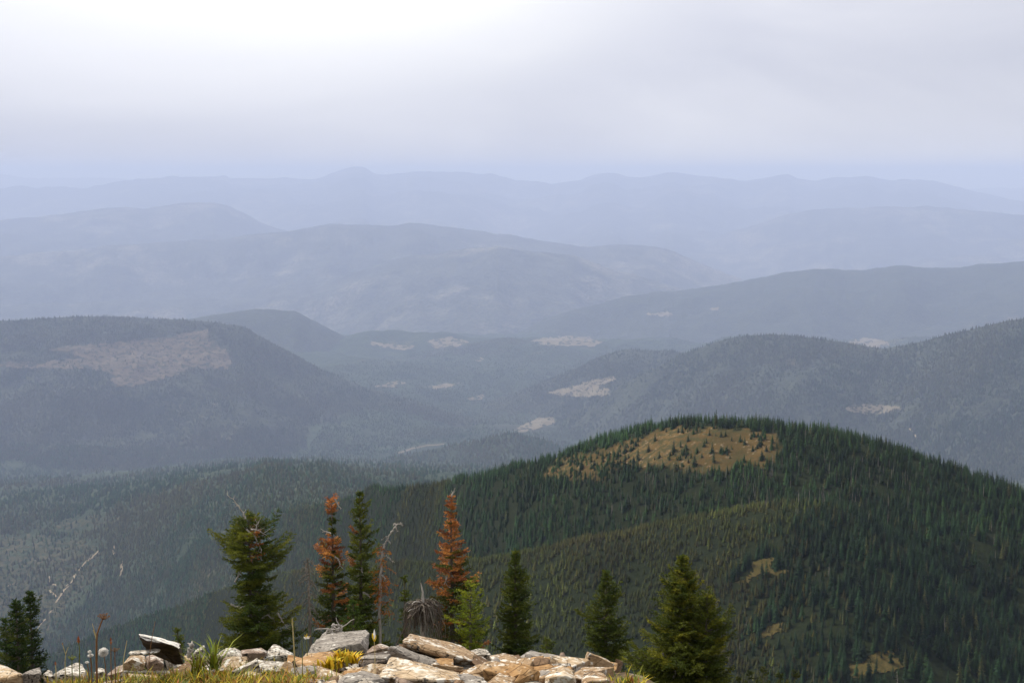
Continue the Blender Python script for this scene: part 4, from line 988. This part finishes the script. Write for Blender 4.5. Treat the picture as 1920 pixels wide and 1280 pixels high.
conifer("big ragged dark fir with bleached dead leader bent over its top", 466, 30,
        [(962,4,6),(975,14,16),(990,30,34),(1005,48,30),(1020,56,78),(1040,50,88),(1060,34,74),(1080,28,66),(1100,30,62),(1115,22,70),(1130,34,84),(1150,50,90),(1180,58,92),(1230,60,96)], 225, 1,
        rust=[(470,490,985,1050,.75),(415,435,985,1005,.5)], skip=.06, top_up=.3,
        dead=[[(460,972),(456,962),(448,950),(440,938),(426,928)],[(462,992),(478,1006),(490,1030),(489,1046)],[(470,992),(484,992),(500,1004)],[(440,1090),(448,1078),(452,1070)],[(432,1132),(448,1140),(456,1136)],[(520,1148),(530,1166),(541,1178)],[(480,1168),(500,1152),(512,1160)],[(478,1000),(482,984),(486,976)]], name="fir_tree")
conifer("fir with rusty dead tuft topping its half-dead crown", 622, 30.5,
        [(934,8,8),(945,10,9),(965,9,8),(980,3,8),(990,2,2),(1000,4,4),(1005,10,18),(1025,18,18),(1040,30,18),(1060,34,24),(1090,30,28),(1120,30,34),(1160,34,36),(1220,36,40)], 165, 2,
        greens=(G_DARK, np.array([.055, .060, .012]), G_YEL), rust=[(590,665,925,962,.95),(595,662,1000,1052,.85),(600,650,1050,1075,.45),(560,660,1075,1210,.10)], skip=.04,
        dead=[[(620,1000),(612,996),(606,994)],[(628,1042),(636,1052),(640,1062)],[(628,935),(634,946),(640,954)]], lush=1.2)
conifer("slim dark green fir rising behind the half-dead fir", 674, 31,
        [(922,2,2),(940,7,7),(955,11,16),(975,16,20),(985,12,14),(995,4,4),(1000,14,26),(1020,24,26),(1050,22,32),(1090,30,36),(1130,34,44),(1170,36,50),(1225,38,56)], 175, 3,
        rust=[(640,664,980,1000,.7),(640,664,1035,1060,.5),(705,740,1070,1190,.35)], skip=.03,
        dead=[[(680,1110),(690,1114),(694,1118)],[(684,1130),(694,1140),(700,1144)],[(676,1060),(680,1074),(672,1080)]], lush=1.2)
conifer("rust orange dead fir, green only at its foot", 846, 30.5,
        [(928,3,3),(940,6,6),(960,8,8),(985,10,14),(1000,16,24),(1015,18,22),(1030,28,30),(1050,30,34),(1068,40,50),(1085,48,44),(1105,44,34),(1130,36,30),(1160,34,50),(1190,36,66),(1220,40,70)], 190, 6,
        greens=(G_DARK * 1.2, np.array([.085, .075, .012]), np.array([.14, .085, .012])), rust=[(790,870,900,1090,.93),(865,905,960,1100,.45),(790,850,1090,1115,.75),(790,930,1115,1215,.15)], skip=.10, top_up=.3,
        dead=[[(846,930),(850,924),(853,915)],[(838,1080),(836,1092),(842,1100)]])
conifer("bright yellow green young fir in front of the rusty fir", 882, 28.5,
        [(1098,5,5),(1108,14,12),(1120,20,18),(1135,30,22),(1150,34,26),(1165,34,32),(1180,26,34),(1215,20,24)], 84, 7,
        greens=(np.array([.12, .16, .012]), np.array([.22, .26, .018]), np.array([.32, .33, .02])), twig=1.05, top_up=.8, lush=.85, skip=.06)
conifer("narrow dense dark green fir beside the heap of rocks", 966, 29.5,
        [(1034,2,2),(1050,6,6),(1062,10,10),(1075,12,10),(1095,18,28),(1115,22,26),(1130,28,26),(1150,26,28),(1170,28,32),(1200,30,36),(1240,32,38)], 200, 8, greens=(G_DARK, G_MID, np.array([.085, .115, .03])), skip=.02, lush=1.2)
conifer("dark green fir with one lifted branch left of the spreading fir", 1137, 29,
        [(1073,4,5),(1085,6,6),(1100,12,10),(1106,12,30),(1116,16,26),(1130,20,20),(1150,28,28),(1160,44,36),(1172,36,46),(1190,42,40),(1205,44,42),(1230,40,36),(1262,30,30)], 170, 9, greens=(G_DARK, G_MID, np.array([.075, .105, .025])), skip=.05)
conifer("wide spreading fir with drooping lower skirts and bare inner stems", 1280, 27,
        [(1042,3,3),(1060,8,8),(1080,16,14),(1095,28,18),(1115,36,30),(1135,44,36),(1160,46,42),(1180,56,50),(1200,66,58),(1215,86,70),(1232,94,80),(1250,92,84),(1300,80,80)], 300, 10,
        greens=(np.array([.052, .074, .010]), np.array([.140, .155, .018]), np.array([.27, .25, .02])), skip=.05, dead=[[(1290,1205),(1300,1214),(1316,1222)],[(1243,1224),(1246,1240),(1248,1250)],[(1270,1250),(1262,1272),(1258,1284)],[(1302,1230),(1320,1250),(1330,1262)]], lush=1.25)
conifer("bushy side fir growing from the spreading fir's right flank", 1326, 26.6,
        [(1116,8,10),(1130,16,16),(1145,22,22),(1160,26,22),(1175,26,48),(1186,26,60),(1200,28,50),(1215,30,54),(1235,40,52),(1260,44,40),(1300,40,30)], 170, 11, greens=(np.array([.052, .074, .010]), np.array([.140, .155, .018]), np.array([.27, .25, .02])), skip=.04, lush=1.3)
conifer("pointed young fir, shorter of the pair beside the cream boulder", 30, 27,
        [(1128,2,2),(1145,9,10),(1160,12,14),(1180,18,18),(1200,24,20),(1225,30,24),(1260,34,28)], 150, 12, greens=(np.array([.016, .036, .010]), G_DARK * 1.3, G_MID))
conifer("taller slender fir of the pair beside the cream boulder", 55, 28,
        [(1110,1,2),(1125,6,6),(1140,9,14),(1160,12,10),(1180,14,14),(1205,20,18),(1225,24,24),(1265,28,28)], 150, 13, greens=(np.array([.012, .028, .010]), G_DARK, G_DARK * 1.4))
conifer("fir sapling hugging the outer side of the pointed young fir", 10, 27.5, [(1160,1,1),(1175,6,5),(1200,14,8),(1260,24,14)], 70, 14, greens=(np.array([.016, .034, .010]), G_DARK * 1.2, G_MID))
conifer("tiny dark sapling behind the dark balanced slab", 333, 27, [(1178,2,2),(1190,5,5),(1205,8,9),(1240,14,16)], 46, 15)
conifer("tiny green sapling poking up behind the right heap", 1025, 27, [(1199,2,2),(1208,9,8),(1218,14,13),(1240,16,15)], 46, 16, greens=(G_DARK, G_MID, G_YEL))
conifer("thin sparse sapling left of the dead root skirt", 758, 29, [(1080,1,1),(1105,3,4),(1120,10,9),(1135,6,8),(1160,14,10),(1200,16,16),(1230,18,18)], 60, 17, skip=.15, greens=(G_DARK, G_MID * .9, G_MID))
conifer("small fresh green fir in front of the slim dark fir", 662, 28, [(1126,2,2),(1140,8,8),(1155,14,12),(1170,20,18),(1185,18,24),(1225,18,22)], 80, 18, greens=(np.array([.034, .064, .010]), np.array([.072, .110, .014]), G_BRIGHT))
for k, (uu, vv, rr_) in enumerate([(1405,1258,58),(1432,1250,60),(1462,1262,57),(1490,1256,62),(1385,1268,55)]):
    conifer("yellow green fir top showing above the slope beyond the spreading fir", uu, rr_, [(vv,2,2),(vv+12,7,7),(vv+30,13,13),(vv+80,20,20)], 70, 30 + k, greens=(np.array([.030, .044, .010]), np.array([.062, .070, .012]), np.array([.095, .090, .015])), group="fir tops on the slope beyond the spreading fir")

# ------------------------------------------------------------------ dead trees
def bare_tree(label, u, r, stem, nbr, seed, reach, droop, mat=M_DEAD, name="dead_tree", rust=()):
    """stem as photo points from the top down to the ground"""
    g = np.random.default_rng(seed); pw = np.array([pix_point(a, b, r) for a, b in stem])
    base = pw[-1].copy(); base[2] = float(gz(base[0], base[1])); pw[-1] = base - [0, 0, .1]
    root = empty(name, base, label, "tree"); pw = pw - base
    q = np.linspace(0, len(pw) - 1, 6 * len(pw)); P = np.stack([np.interp(q, np.arange(len(pw)), pw[:, c]) for c in range(3)], -1)
    P[1:-1] += g.normal(0, .010, (len(P) - 2, 3)); rad = np.linspace(.008, .038, len(P))
    V, F = tubes([(P, rad)], 6); mesh_np("trunk", V, F, mat, root, True)
    for k in range(nbr):
        i = int(len(P) * (.02 + .78 * (k + .5) / nbr)); f = i / len(P); phi = k * 2.4 + g.normal(0, .4); L = reach * (.35 + .9 * f) * g.uniform(.5, 1.2)
        e = P[i] + np.array([math.cos(phi) * L, math.sin(phi) * L, -droop * L * g.uniform(.5, 1.4)])
        c = curve(P[i], e, 6, (0, 0, .16 * L), .012 * L + .004, g); paths = [(c, np.linspace(.010, .004, 6))]
        for j in (2, 3, 4, 5):
            for _ in range(2): paths.append((curve(c[j], c[j] + np.array([g.normal(0, .2), g.normal(0, .2), g.uniform(-.45, .05)]) * L * .7, 4, (0, 0, .03), .008, g), np.linspace(.006, .003, 4)))
        V, F = tubes(paths, 4); mesh_np("branch", V, F, mat, root, True)
    if rust:
        A = []; B = []; C = []
        for (ru, rv_, n, s_) in rust:
            c = pix_point(ru, rv_, r) - base
            for _ in range(n):
                p = c + g.normal(0, s_, 3); A.append(p); B.append(p + np.array([g.normal(0, .09), g.normal(0, .09), g.uniform(-.12, .03)])); C.append(RUST * g.uniform(.6, 1.3) if g.random() < .7 else RUST2 * .9)
        V, F, T = needles(A, B, C, g, .022, 2, .042, .014); mesh_np("dead_needles", V, F, M_NEEDLE, root, False, {'tint': ('FLOAT_COLOR', T)})
    return root
bare_tree("small bare grey tree with drooping twigs between the ragged and half-dead firs", 578, 29.3, [(576,1044),(577,1060),(581,1085),(578,1110),(580,1140),(582,1170),(584,1225)], 30, 41, .30, 1.1, mat=M_GREYW)
bare_tree("bleached dead leader arching over with rusty needles on its stem", 715, 30.6, [(752,979),(742,985),(732,1000),(722,1018),(716,1040),(714,1080),(712,1130),(710,1225)], 12, 42, .24, .5, rust=[(717,1032,14,.06),(718,1050,16,.06),(717,1078,26,.09),(719,1095,26,.09),(717,1112,24,.09),(720,1128,18,.08),(726,1148,10,.07)])
def root_skirt():
    g = np.random.default_rng(51); r = 27.5
    top = pix_point(793, 1128, r); base = pix_point(792, 1205, r); base[2] = float(gz(base[0], base[1]))
    root = empty("dead_shrub", base, "dead grey krummholz skirt of drooping bare twigs behind the long slab", "dead shrub"); top = top - base
    st = pix_point(789, 1092, r) - base
    V, F = tubes([(np.array([st, st * .5 + top * .5 + [.02, 0, 0], top, top * .5, [0, 0, -.1]]), np.array([.010, .020, .035, .05, .07]))], 7); mesh_np("trunk", V, F, M_DEAD, root, True)
    for (a, b) in [((790, 1130), (772, 1133)), ((786, 1140), (766, 1148))]:
        p = pix_point(*a, r) - base; q = pix_point(*b, r - .2) - base; V, F = tubes([(curve(p, q, 6, (0, 0, .05), .01, g), np.linspace(.018, .006, 6))], 5); mesh_np("bare_branch", V, F, M_DEAD, root, True)
    pal = []; drk = []
    for k in range(270):
        phi = g.uniform(0, 6.28); w = .40 * g.uniform(.02, 1) ** .6
        s = top + np.array([0, 0, -g.uniform(0, .12)]); ln = g.uniform(.35, .95) * (.55 + 1.1 * w)
        e = np.array([top[0] + w * math.cos(phi), top[1] + w * math.sin(phi) * .8, top[2] - ln])
        c = curve(s, e, 8, (math.cos(phi) * w * .42, math.sin(phi) * w * .4, .16), .018, g)
        (pal if g.random() < .4 else drk).append((c, np.linspace(.009, .004, 8)))
    V, F = tubes(pal, 4); mesh_np("pale_twigs", V, F, M_GREYW, root, True)
    V, F = tubes(drk, 4); mesh_np("dark_twigs", V, F, M_DARKW, root, True)
    p = pix_point(764, 1160, r - .3) - base; q = pix_point(740, 1212, r - .3) - base
    V, F = tubes([(curve(top * .9 + np.array([-.1, -.1, -.1]), p, 5, (0, 0, .06)), np.linspace(.02, .016, 5)), (curve(p, q, 7, (.02, 0, 0), .008, g), np.linspace(.018, .010, 7))], 5); mesh_np("leaning_branch", V, F, M_DARKW, root, True)
root_skirt()
def gnarled(label, pts, r, rad, seed, twigs=4, mat=M_DEAD, name="dead_branch", cat="branch"):
    g = np.random.default_rng(seed); pw = np.array([pix_point(a, b, r + (c[0] if c else 0)) for a, b, *c in pts]); base = pw[0].copy(); pw = pw - base
    q = np.linspace(0, len(pw) - 1, 5 * len(pw)); P = np.stack([np.interp(q, np.arange(len(pw)), pw[:, c]) for c in range(3)], -1); P += g.normal(0, rad * .3, P.shape)
    paths = [(P, np.linspace(rad, rad * .45, len(P)))]
    L = np.linalg.norm(pw[-1] - pw[0])
    for k in range(twigs):
        i = g.integers(2, len(P)); paths.append((curve(P[i], P[i] + g.normal(0, .35, 3) * L, 5, (0, 0, .05 * L), rad * .4, g), np.linspace(rad * .6, rad * .25, 5)))
    V, F = tubes(paths, 5); o = mesh_np(name, V, F, mat, None, True); o.location = base; return tag(o, label, cat)
DH = (ground_r(630, 1226) or 8.2) + .75
gnarled("forked bleached stick standing on the grey slanted boulder", [(620,1196),(622,1186),(624,1170),(632,1172),(636,1182)], DH, .012, 61, 3)
gnarled("tangle of dead twigs lying on top of the grey slanted boulder", [(606,1190),(614,1182),(626,1180),(640,1184),(650,1188)], DH, .008, 62, 12)
gnarled("pair of curled bleached roots beside the white rock fin", [(353,1230),(355,1218),(358,1208),(361,1208),(361,1216),(358,1224)], DN - .1, .011, 63, 3)
gnarled("dark rotten stump post in front of the speckled white slab", [(556,1290),(554,1270),(552,1252),(550,1240)], (ground_r(555, 1285) or 6.0), .016, 64, 1, M_DARKW, "stump", "stump")

# ------------------------------------------------------------------ grass and flowers
M_LEAF = NT("meadow_leaf", .7, .2); _c = M_LEAF.attr('tint'); M_LEAF.col(_c); M_LEAF = M_LEAF.m
def plain(name, c, rough=.8):
    m = NT(name, rough, .15); m.col(m.ramp(m.noise(m.pos(True), 60, 3), [(.3, tuple(x * .75 for x in c)), (.7, tuple(min(1, x * 1.2) for x in c))])); return m.m
M_RED = plain("rusty_seed_head", (.30, .085, .025)); M_BRN = plain("dried_flower_head", (.24, .12, .05)); M_GRN = plain("green_umbel", (.24, .27, .04)); M_WHITE = plain("white_petal", (.85, .83, .80)); M_YEL = plain("yellow_bract", (.62, .42, .03))
def fluff_mat():
    m = NT("white_seed_fluff", .9, .1); m.b.inputs['Base Color'].default_value = (.86, .84, .80, 1)
    tr = m.n('ShaderNodeBsdfTranslucent'); tr.inputs['Color'].default_value = (.9, .88, .84, 1)
    mx = m.n('ShaderNodeMixShader'); mx.inputs[0].default_value = .5
    m.l(m.b.outputs[0], mx.inputs[1]); m.l(tr.outputs[0], mx.inputs[2]); m.l(mx.outputs[0], m.out.inputs['Surface']); return m.m
def blades(cent, n, g, hmin, hmax, spread, cols, wd=.006, bend=.5):
    """curved grass blades and narrow leaves, three segments each"""
    c = np.asarray(cent)[g.integers(0, len(cent), n)] + np.stack([g.normal(0, spread, n), g.normal(0, spread * 1.2, n), np.zeros(n)], -1)
    c[:, 2] = gz(c[:, 0], c[:, 1]) - .01
    h = g.uniform(hmin, hmax, n); a = g.uniform(0, 6.28, n); b = bend * g.uniform(.2, 1.3, n) * h
    d = np.stack([np.cos(a), np.sin(a), np.zeros(n)], -1); s = np.stack([-np.sin(a), np.cos(a), np.zeros(n)], -1); w = wd * g.uniform(.6, 1.5, n)[:, None]
    rows = []
    for t, k in ((0, .7), (.4, 1.0), (.75, .7)):
        p = c + d * (b * t ** 2)[:, None] + np.array([0, 0, 1.0]) * (h * t)[:, None]; rows += [p - s * w * k, p + s * w * k]
    rows.append(c + d * b[:, None] + np.array([0, 0, 1.0]) * (h * (1 - .12 * bend))[:, None])
    V = np.stack(rows, 1).reshape(-1, 3); i = np.arange(n) * 7
    F = np.concatenate([np.stack([i + x, i + y, i + z], -1) for x, y, z in ((0, 1, 2), (1, 3, 2), (2, 3, 4), (3, 5, 4), (4, 5, 6))])
    cols = np.array(cols); t = cols[g.integers(0, len(cols), n)] * g.uniform(.7, 1.3, (n, 1))
    return V, F, np.repeat(t, 7, 0)
M_FLUFF = fluff_mat(); M_STEM = plain("dry_brown_stem", (.17, .085, .035)); M_STEMG = plain("green_stem", (.13, .14, .03)); M_STRAW = plain("straw_stem", (.42, .34, .16))
GC = [(.17, .18, .018), (.26, .22, .016), (.38, .29, .014), (.10, .13, .018), (.30, .15, .018), (.24, .085, .018)]
def turf():
    g = np.random.default_rng(71); cent = []
    for (u0, u1, v0, v1, n) in [(-30,60,1276,1300,14),(55,240,1264,1304,60),(225,372,1268,1306,40),(366,470,1252,1306,60),(440,540,1270,1306,22),(540,600,1276,1304,8),(1150,1200,1290,1305,3)]:
        for _ in range(n):
            u, v = g.uniform(u0, u1), g.uniform(v0, v1); r = ground_r(u, v, 4.6, 8.6)
            if r: cent.append(pix_point(u, v, r))
    cent = np.array(cent); V1 = blades(cent, 11000, g, .03, .085, .04, GC + [(.16, .07, .02), (.12, .12, .02)], .0042, .9); V2 = blades(cent, 1500, g, .07, .13, .06, GC[:5], .0026, .6)
    F = np.concatenate([V1[1], V2[1] + len(V1[0])])
    tag(mesh_np("alpine_turf", np.concatenate([V1[0], V2[0]]), F, M_LEAF, None, False, {'tint': ('FLOAT_COLOR', np.concatenate([V1[2], V2[2]]))}), "green, yellow and orange autumn grass and herbs in front of the rocks", "grass", kind='stuff')
turf()
def plant(label, u, v_base, stem, smat, cat="plant", name="wildflower", r=None, rad=.0022):
    """a stem as photo points from the ground up; returns root, base and the tip in local space"""
    r = r or ground_r(u, v_base, 4.6, 8.6) or 6.4
    base = pix_point(u, v_base, r); base[2] = float(gz(base[0], base[1])) if abs(base[2] - float(gz(base[0], base[1]))) < .3 else base[2]
    root = empty(name, base, label, cat)
    P = np.array([[0, 0, -.02]] + [list(pix_point(a, b, r) - base) for a, b in stem])
    q = np.linspace(0, len(P) - 1, 4 * len(P)); Q = np.stack([np.interp(q, np.arange(len(P)), P[:, c]) for c in range(3)], -1)
    V, F = tubes([(Q, np.linspace(rad * 1.3, rad * .8, len(Q)))], 5); mesh_np("stem", V, F, smat, root, True)
    return root, base, P[-1], r
def puff(root, c, R_, g, mat=M_FLUFF, n=520, name="seed_head", flat=1.0):
    d = g.normal(0, 1, (n, 3)); d /= np.linalg.norm(d, axis=1)[:, None]; d[:, 2] *= flat
    s = np.cross(d, g.normal(0, 1, (n, 3))); s /= np.linalg.norm(s, axis=1)[:, None]; l = R_ * g.uniform(.75, 1.1, n)[:, None]; w = R_ * .09
    V = np.stack([c + d * R_ * .1, c + d * l + s * w, c + d * l - s * w, c + d * l * .92 + np.cross(s, d) * w], 1).reshape(-1, 3); i = np.arange(n) * 4
    F = np.concatenate([np.stack([i, i + 1, i + 2], -1), np.stack([i, i + 3, i + 1], -1)]); return mesh_np(name, V, F, mat, root)
def blob(root, c, rx, rz, mat, g, name, seeds=40):
    """small knobbly head of overlapping bracts"""
    V = []; F = []
    for k in range(seeds):
        z = -1 + 2 * (k + .5) / seeds; a = k * 2.4; q = math.sqrt(max(0, 1 - z * z)); p = np.array([math.cos(a) * q * rx, math.sin(a) * q * rx, z * rz]); n = p / (np.linalg.norm(p) + 1e-9)
        t = np.array([-math.sin(a), math.cos(a), 0]); up = np.cross(n, t); s = rx * .5; i = len(V)
        V += [c + p * .5 - t * s * .6, c + p * .5 + t * s * .6, c + p * 1.1 + up * s * .9 + n * s * .4, c + p * .7 - up * s * .5]; F += [(i, i + 1, i + 2), (i, i + 3, i + 1)]
    return mesh_np(name, np.array(V), np.array(F), mat, root)
def umbel(root, c, R_, mat, smat, g, n=14, drop=.6):
    paths = []
    for k in range(n):
        a = k * 2.4; q = R_ * math.sqrt((k + .5) / n); e = c + np.array([math.cos(a) * q, math.sin(a) * q, R_ * .15 * g.uniform(-1, 1)]); paths.append((curve(c - [0, 0, R_ * drop], e, 4, (0, 0, -.1 * R_)), np.array([.0012, .001, .001, .001])))
        blob(root, e, R_ * .2, R_ * .13, mat, g, "flower_head", 12)
    V, F = tubes(paths, 4); mesh_np("rays", V, F, smat, root, True)
g5 = np.random.default_rng(81)
rt, b, tip, r = plant("large round white seed puff on a dark stem", 200, 1276, [(198,1250),(194,1222)], M_STEM); puff(rt, tip, .021, g5)
rt, b, tip, r = plant("small white seed puff beside the tall brown dried plant", 172, 1275, [(171,1245),(168,1221)], M_STEM); puff(rt, tip, .008, g5, n=200)
rt, b, tip, r = plant("ragged half-blown white seed head left of the tall dried plant", 170, 1278, [(172,1250),(170,1228)], M_STEM); puff(rt, tip, .013, g5, n=200, flat=.6)
rt, b, tip, r = plant("drooping white seed tuft low among the grass", 166, 1280, [(166,1255),(163,1241)], M_STEM); puff(rt, tip, .009, g5, n=160, flat=.7)
rt, b, tip, r = plant("tall brown dried plant with wide umbel head", 182, 1282, [(181,1240),(181,1200),(182,1188),(190,1166),(195,1154)], M_STEM, rad=.004); umbel(rt, tip, .028, M_BRN, M_STEM, g5, 16)
p0 = pix_point(181, 1196, r) - b; V, F = tubes([(curve(p0, pix_point(175, 1180, r) - b, 6), np.linspace(.004, .002, 6)), (curve(p0, pix_point(173, 1168, r) - b, 6), np.linspace(.003, .001, 6))], 5); mesh_np("side_stem", V, F, M_STRAW, rt, True)
rt, b, tip, r = plant("rusty red spike on a green stem above the speckled pale rock", 149, 1275, [(149,1245),(149,1215),(147,1200)], M_STEMG); blob(rt, tip + [0, 0, .004], .007, .016, M_RED, g5, "flower_spike", 50)
rt, b, tip, r = plant("slim red spike right of the tall dried plant", 209, 1278, [(208,1240),(208,1205)], M_STEM); blob(rt, tip + [0, 0, .010], .005, .018, M_RED, g5, "flower_spike", 50)
rt, b, tip, r = plant("short reddish bud on a thin stem by the little white stone", 105, 1270, [(105,1256),(104,1243)], M_STRAW); blob(rt, tip, .005, .009, M_RED, g5, "flower_bud", 30)
rt, b, tip, r = plant("green umbel over the speckled pale rock", 136, 1278, [(135,1255),(135,1234)], M_STEMG); umbel(rt, tip + [0, 0, .006], .020, M_GRN, M_STEMG, g5, 12)
rt, b, tip, r = plant("dark stem with brown dried flower cluster beside the seed puff", 216, 1286, [(216,1250),(215,1216)], M_STEM); umbel(rt, tip, .020, M_BRN, M_STEM, g5, 9)
rt, b, tip, r = plant("forked pale dry stem between the two umbels", 121, 1262, [(122,1240),(123,1226),(117,1206)], M_STRAW, rad=.0016); blob(rt, tip, .004, .005, M_BRN, g5, "dry_bud", 16); p0 = pix_point(123, 1226, r) - b; V, F = tubes([(curve(p0, pix_point(128, 1212, r) - b, 4), np.linspace(.0016, .001, 4))], 4); mesh_np("side_stem", V, F, M_STRAW, rt, True)
rt, b, tip, r = plant("leaning straw stem in front of the tan block", 228, 1275, [(231,1240),(238,1200)], M_STRAW, rad=.0018)
rt, b, tip, r = plant("reddish straw crossing in front of the balanced slab", 276, 1276, [(280,1230),(284,1200),(291,1164)], M_STEM, rad=.0014)
rt, b, tip, r = plant("tall straw grass stem in front of the big ragged fir", 553, 1262, [(552,1225),(550,1190),(548,1160)], M_STRAW, rad=.003); blob(rt, tip + [0, 0, -.01], .004, .02, M_STRAW, g5, "seed_spike", 40)
rt, b, tip, r = plant("green grass stalk beside the white flower", 566, 1258, [(567,1220),(566,1192)], M_STEMG, rad=.0018)
rt, b, tip, r = plant("white drooping flower with yellow upright bracts on a dark stem", 577, 1262, [(576,1225),(575,1196)], M_STEMG, rad=.0026)
for k in range(6):
    a = k * 1.05; blob(rt, tip + np.array([math.cos(a) * .010, math.sin(a) * .008, .001 + .003 * (k % 2)]), .008, .005, M_WHITE, g5, "petal", 14)
V, F = tubes([(curve(tip, tip + np.array([-.012, 0, .022]), 4), np.array([.003, .003, .002, .001])), (curve(tip, tip + np.array([.002, 0, .028]), 4), np.array([.003, .003, .002, .001])), (curve(tip, tip + np.array([.022, 0, .014]), 4), np.array([.002, .002, .0015, .001]))], 4); mesh_np("bracts", V, F, M_YEL, rt, True)
rt, b, tip, r = plant("pale feathery grass head standing before the slim dark fir", 703, 1246, [(703,1222),(702,1202)], M_STRAW, rad=.0016)
for q in ((702, 1179), (698, 1186), (705, 1190)):
    V, F = tubes([(curve(tip, pix_point(*q, r) - b, 5), np.array([.002, .0055, .006, .004, .001]))], 5); mesh_np("seed_spike", V, F, M_WHITE if q[0] == 702 else M_YEL, rt, True)
rt, b, tip, r = plant("dark upright stalk before the thin white shelf", 632, 1284, [(630,1255),(629,1230)], M_STEMG, rad=.002)
def clump(label, u, v, n, seed, cols, h, spread, name="leafy_plant", wd=.006, r=None):
    g = np.random.default_rng(seed); r = r or ground_r(u, v, 4.6, 8.6) or 7.0; c = pix_point(u, v, r); gb = float(gz(c[0], c[1]))
    root = empty(name, c, label, "plant"); V, F, T = blades(np.array([c]), n, g, h * .5, h, spread, cols, wd, .8); V[:, 2] += c[2] - gb; V -= c
    mesh_np("leaves", V, F, M_LEAF, root, False, {'tint': ('FLOAT_COLOR', T)})
    V, F = tubes([(curve((g.normal(0, spread), g.normal(0, spread), -.02), (g.normal(0, spread), g.normal(0, spread), h * .5), 4), np.linspace(.002, .001, 4)) for _ in range(9)], 4); mesh_np("stems", V, F, M_STEM, root, True)
YL = [(.62, .40, .010), (.50, .30, .012), (.42, .34, .02)]; YG = [(.28, .28, .02), (.36, .32, .02), (.16, .18, .02)]; OR = [(.48, .18, .012), (.40, .10, .014), (.5, .3, .02)]
clump("bright yellow leaves in front of the rounded brown stone", 648, 1238, 130, 91, YL, .07, .035, r=(ground_r(640, 1240) or 7.6) - .25)
clump("yellow leaves spilling beside the upright dark stalk", 622, 1250, 90, 92, YL, .07, .022, r=(ground_r(622, 1256) or 7.2) - .3)
clump("yellow green leafy tuft at the orange boulder's foot", 592, 1284, 130, 93, YG, .085, .03)
clump("orange autumn leaves below the speckled white slab", 528, 1280, 120, 94, OR, .06, .03)
clump("green tuft at the right corner of the speckled white slab", 540, 1272, 70, 95, YG, .085, .016)
clump("tall green grass tuft beside the white lichened rock", 402, 1262, 60, 96, [(.14, .18, .02), (.22, .24, .02)], .21, .014, name="grass_tuft", wd=.0035)
clump("upright green blades beside the tan stained block", 375, 1264, 34, 97, [(.16, .2, .02), (.26, .25, .02)], .16, .02, name="grass_tuft", wd=.004)
clump("red brown dry leaves beside the brown triangular stone", 612, 1282, 70, 98, [(.2, .06, .015), (.3, .12, .02)], .08, .03)

# ------------------------------------------------------------------ haze: the smoky air of the whole valley
def haze():
    x = 152000.0; z0 = FLOOR - 2450; z1 = 300.0
    v = [(sx * x, sy * x, z) for z in (z0, z1) for sx, sy in ((-1, -1), (1, -1), (1, 1), (-1, 1))]
    f = [(3, 2, 1, 0), (4, 5, 6, 7), (0, 1, 5, 4), (1, 2, 6, 5), (2, 3, 7, 6), (3, 0, 4, 7)]
    m = bpy.data.materials.new("smoky_air"); m.use_nodes = True; t = m.node_tree; t.nodes.clear()
    out = t.nodes.new('ShaderNodeOutputMaterial'); pv = t.nodes.new('ShaderNodeVolumePrincipled')
    pv.inputs['Density'].default_value = HAZE_DENSITY; pv.inputs['Color'].default_value = HAZE_COLOR
    pv.inputs['Absorption Color'].default_value = HAZE_ABSORB
    pv.inputs['Anisotropy'].default_value = HAZE_G
    t.links.new(pv.outputs[0], out.inputs['Volume'])
    o = mesh_np("haze", v, f, m)
    tag(o, "pale blue smoky haze filling the valley air", "haze", kind='stuff')
HAZE_DENSITY, HAZE_COLOR, HAZE_G, HAZE_ABSORB = 4.1e-5, (0.55, 0.648, 0.968, 1), 0.0, (0.10, 0.10, 0.10, 1)
haze()
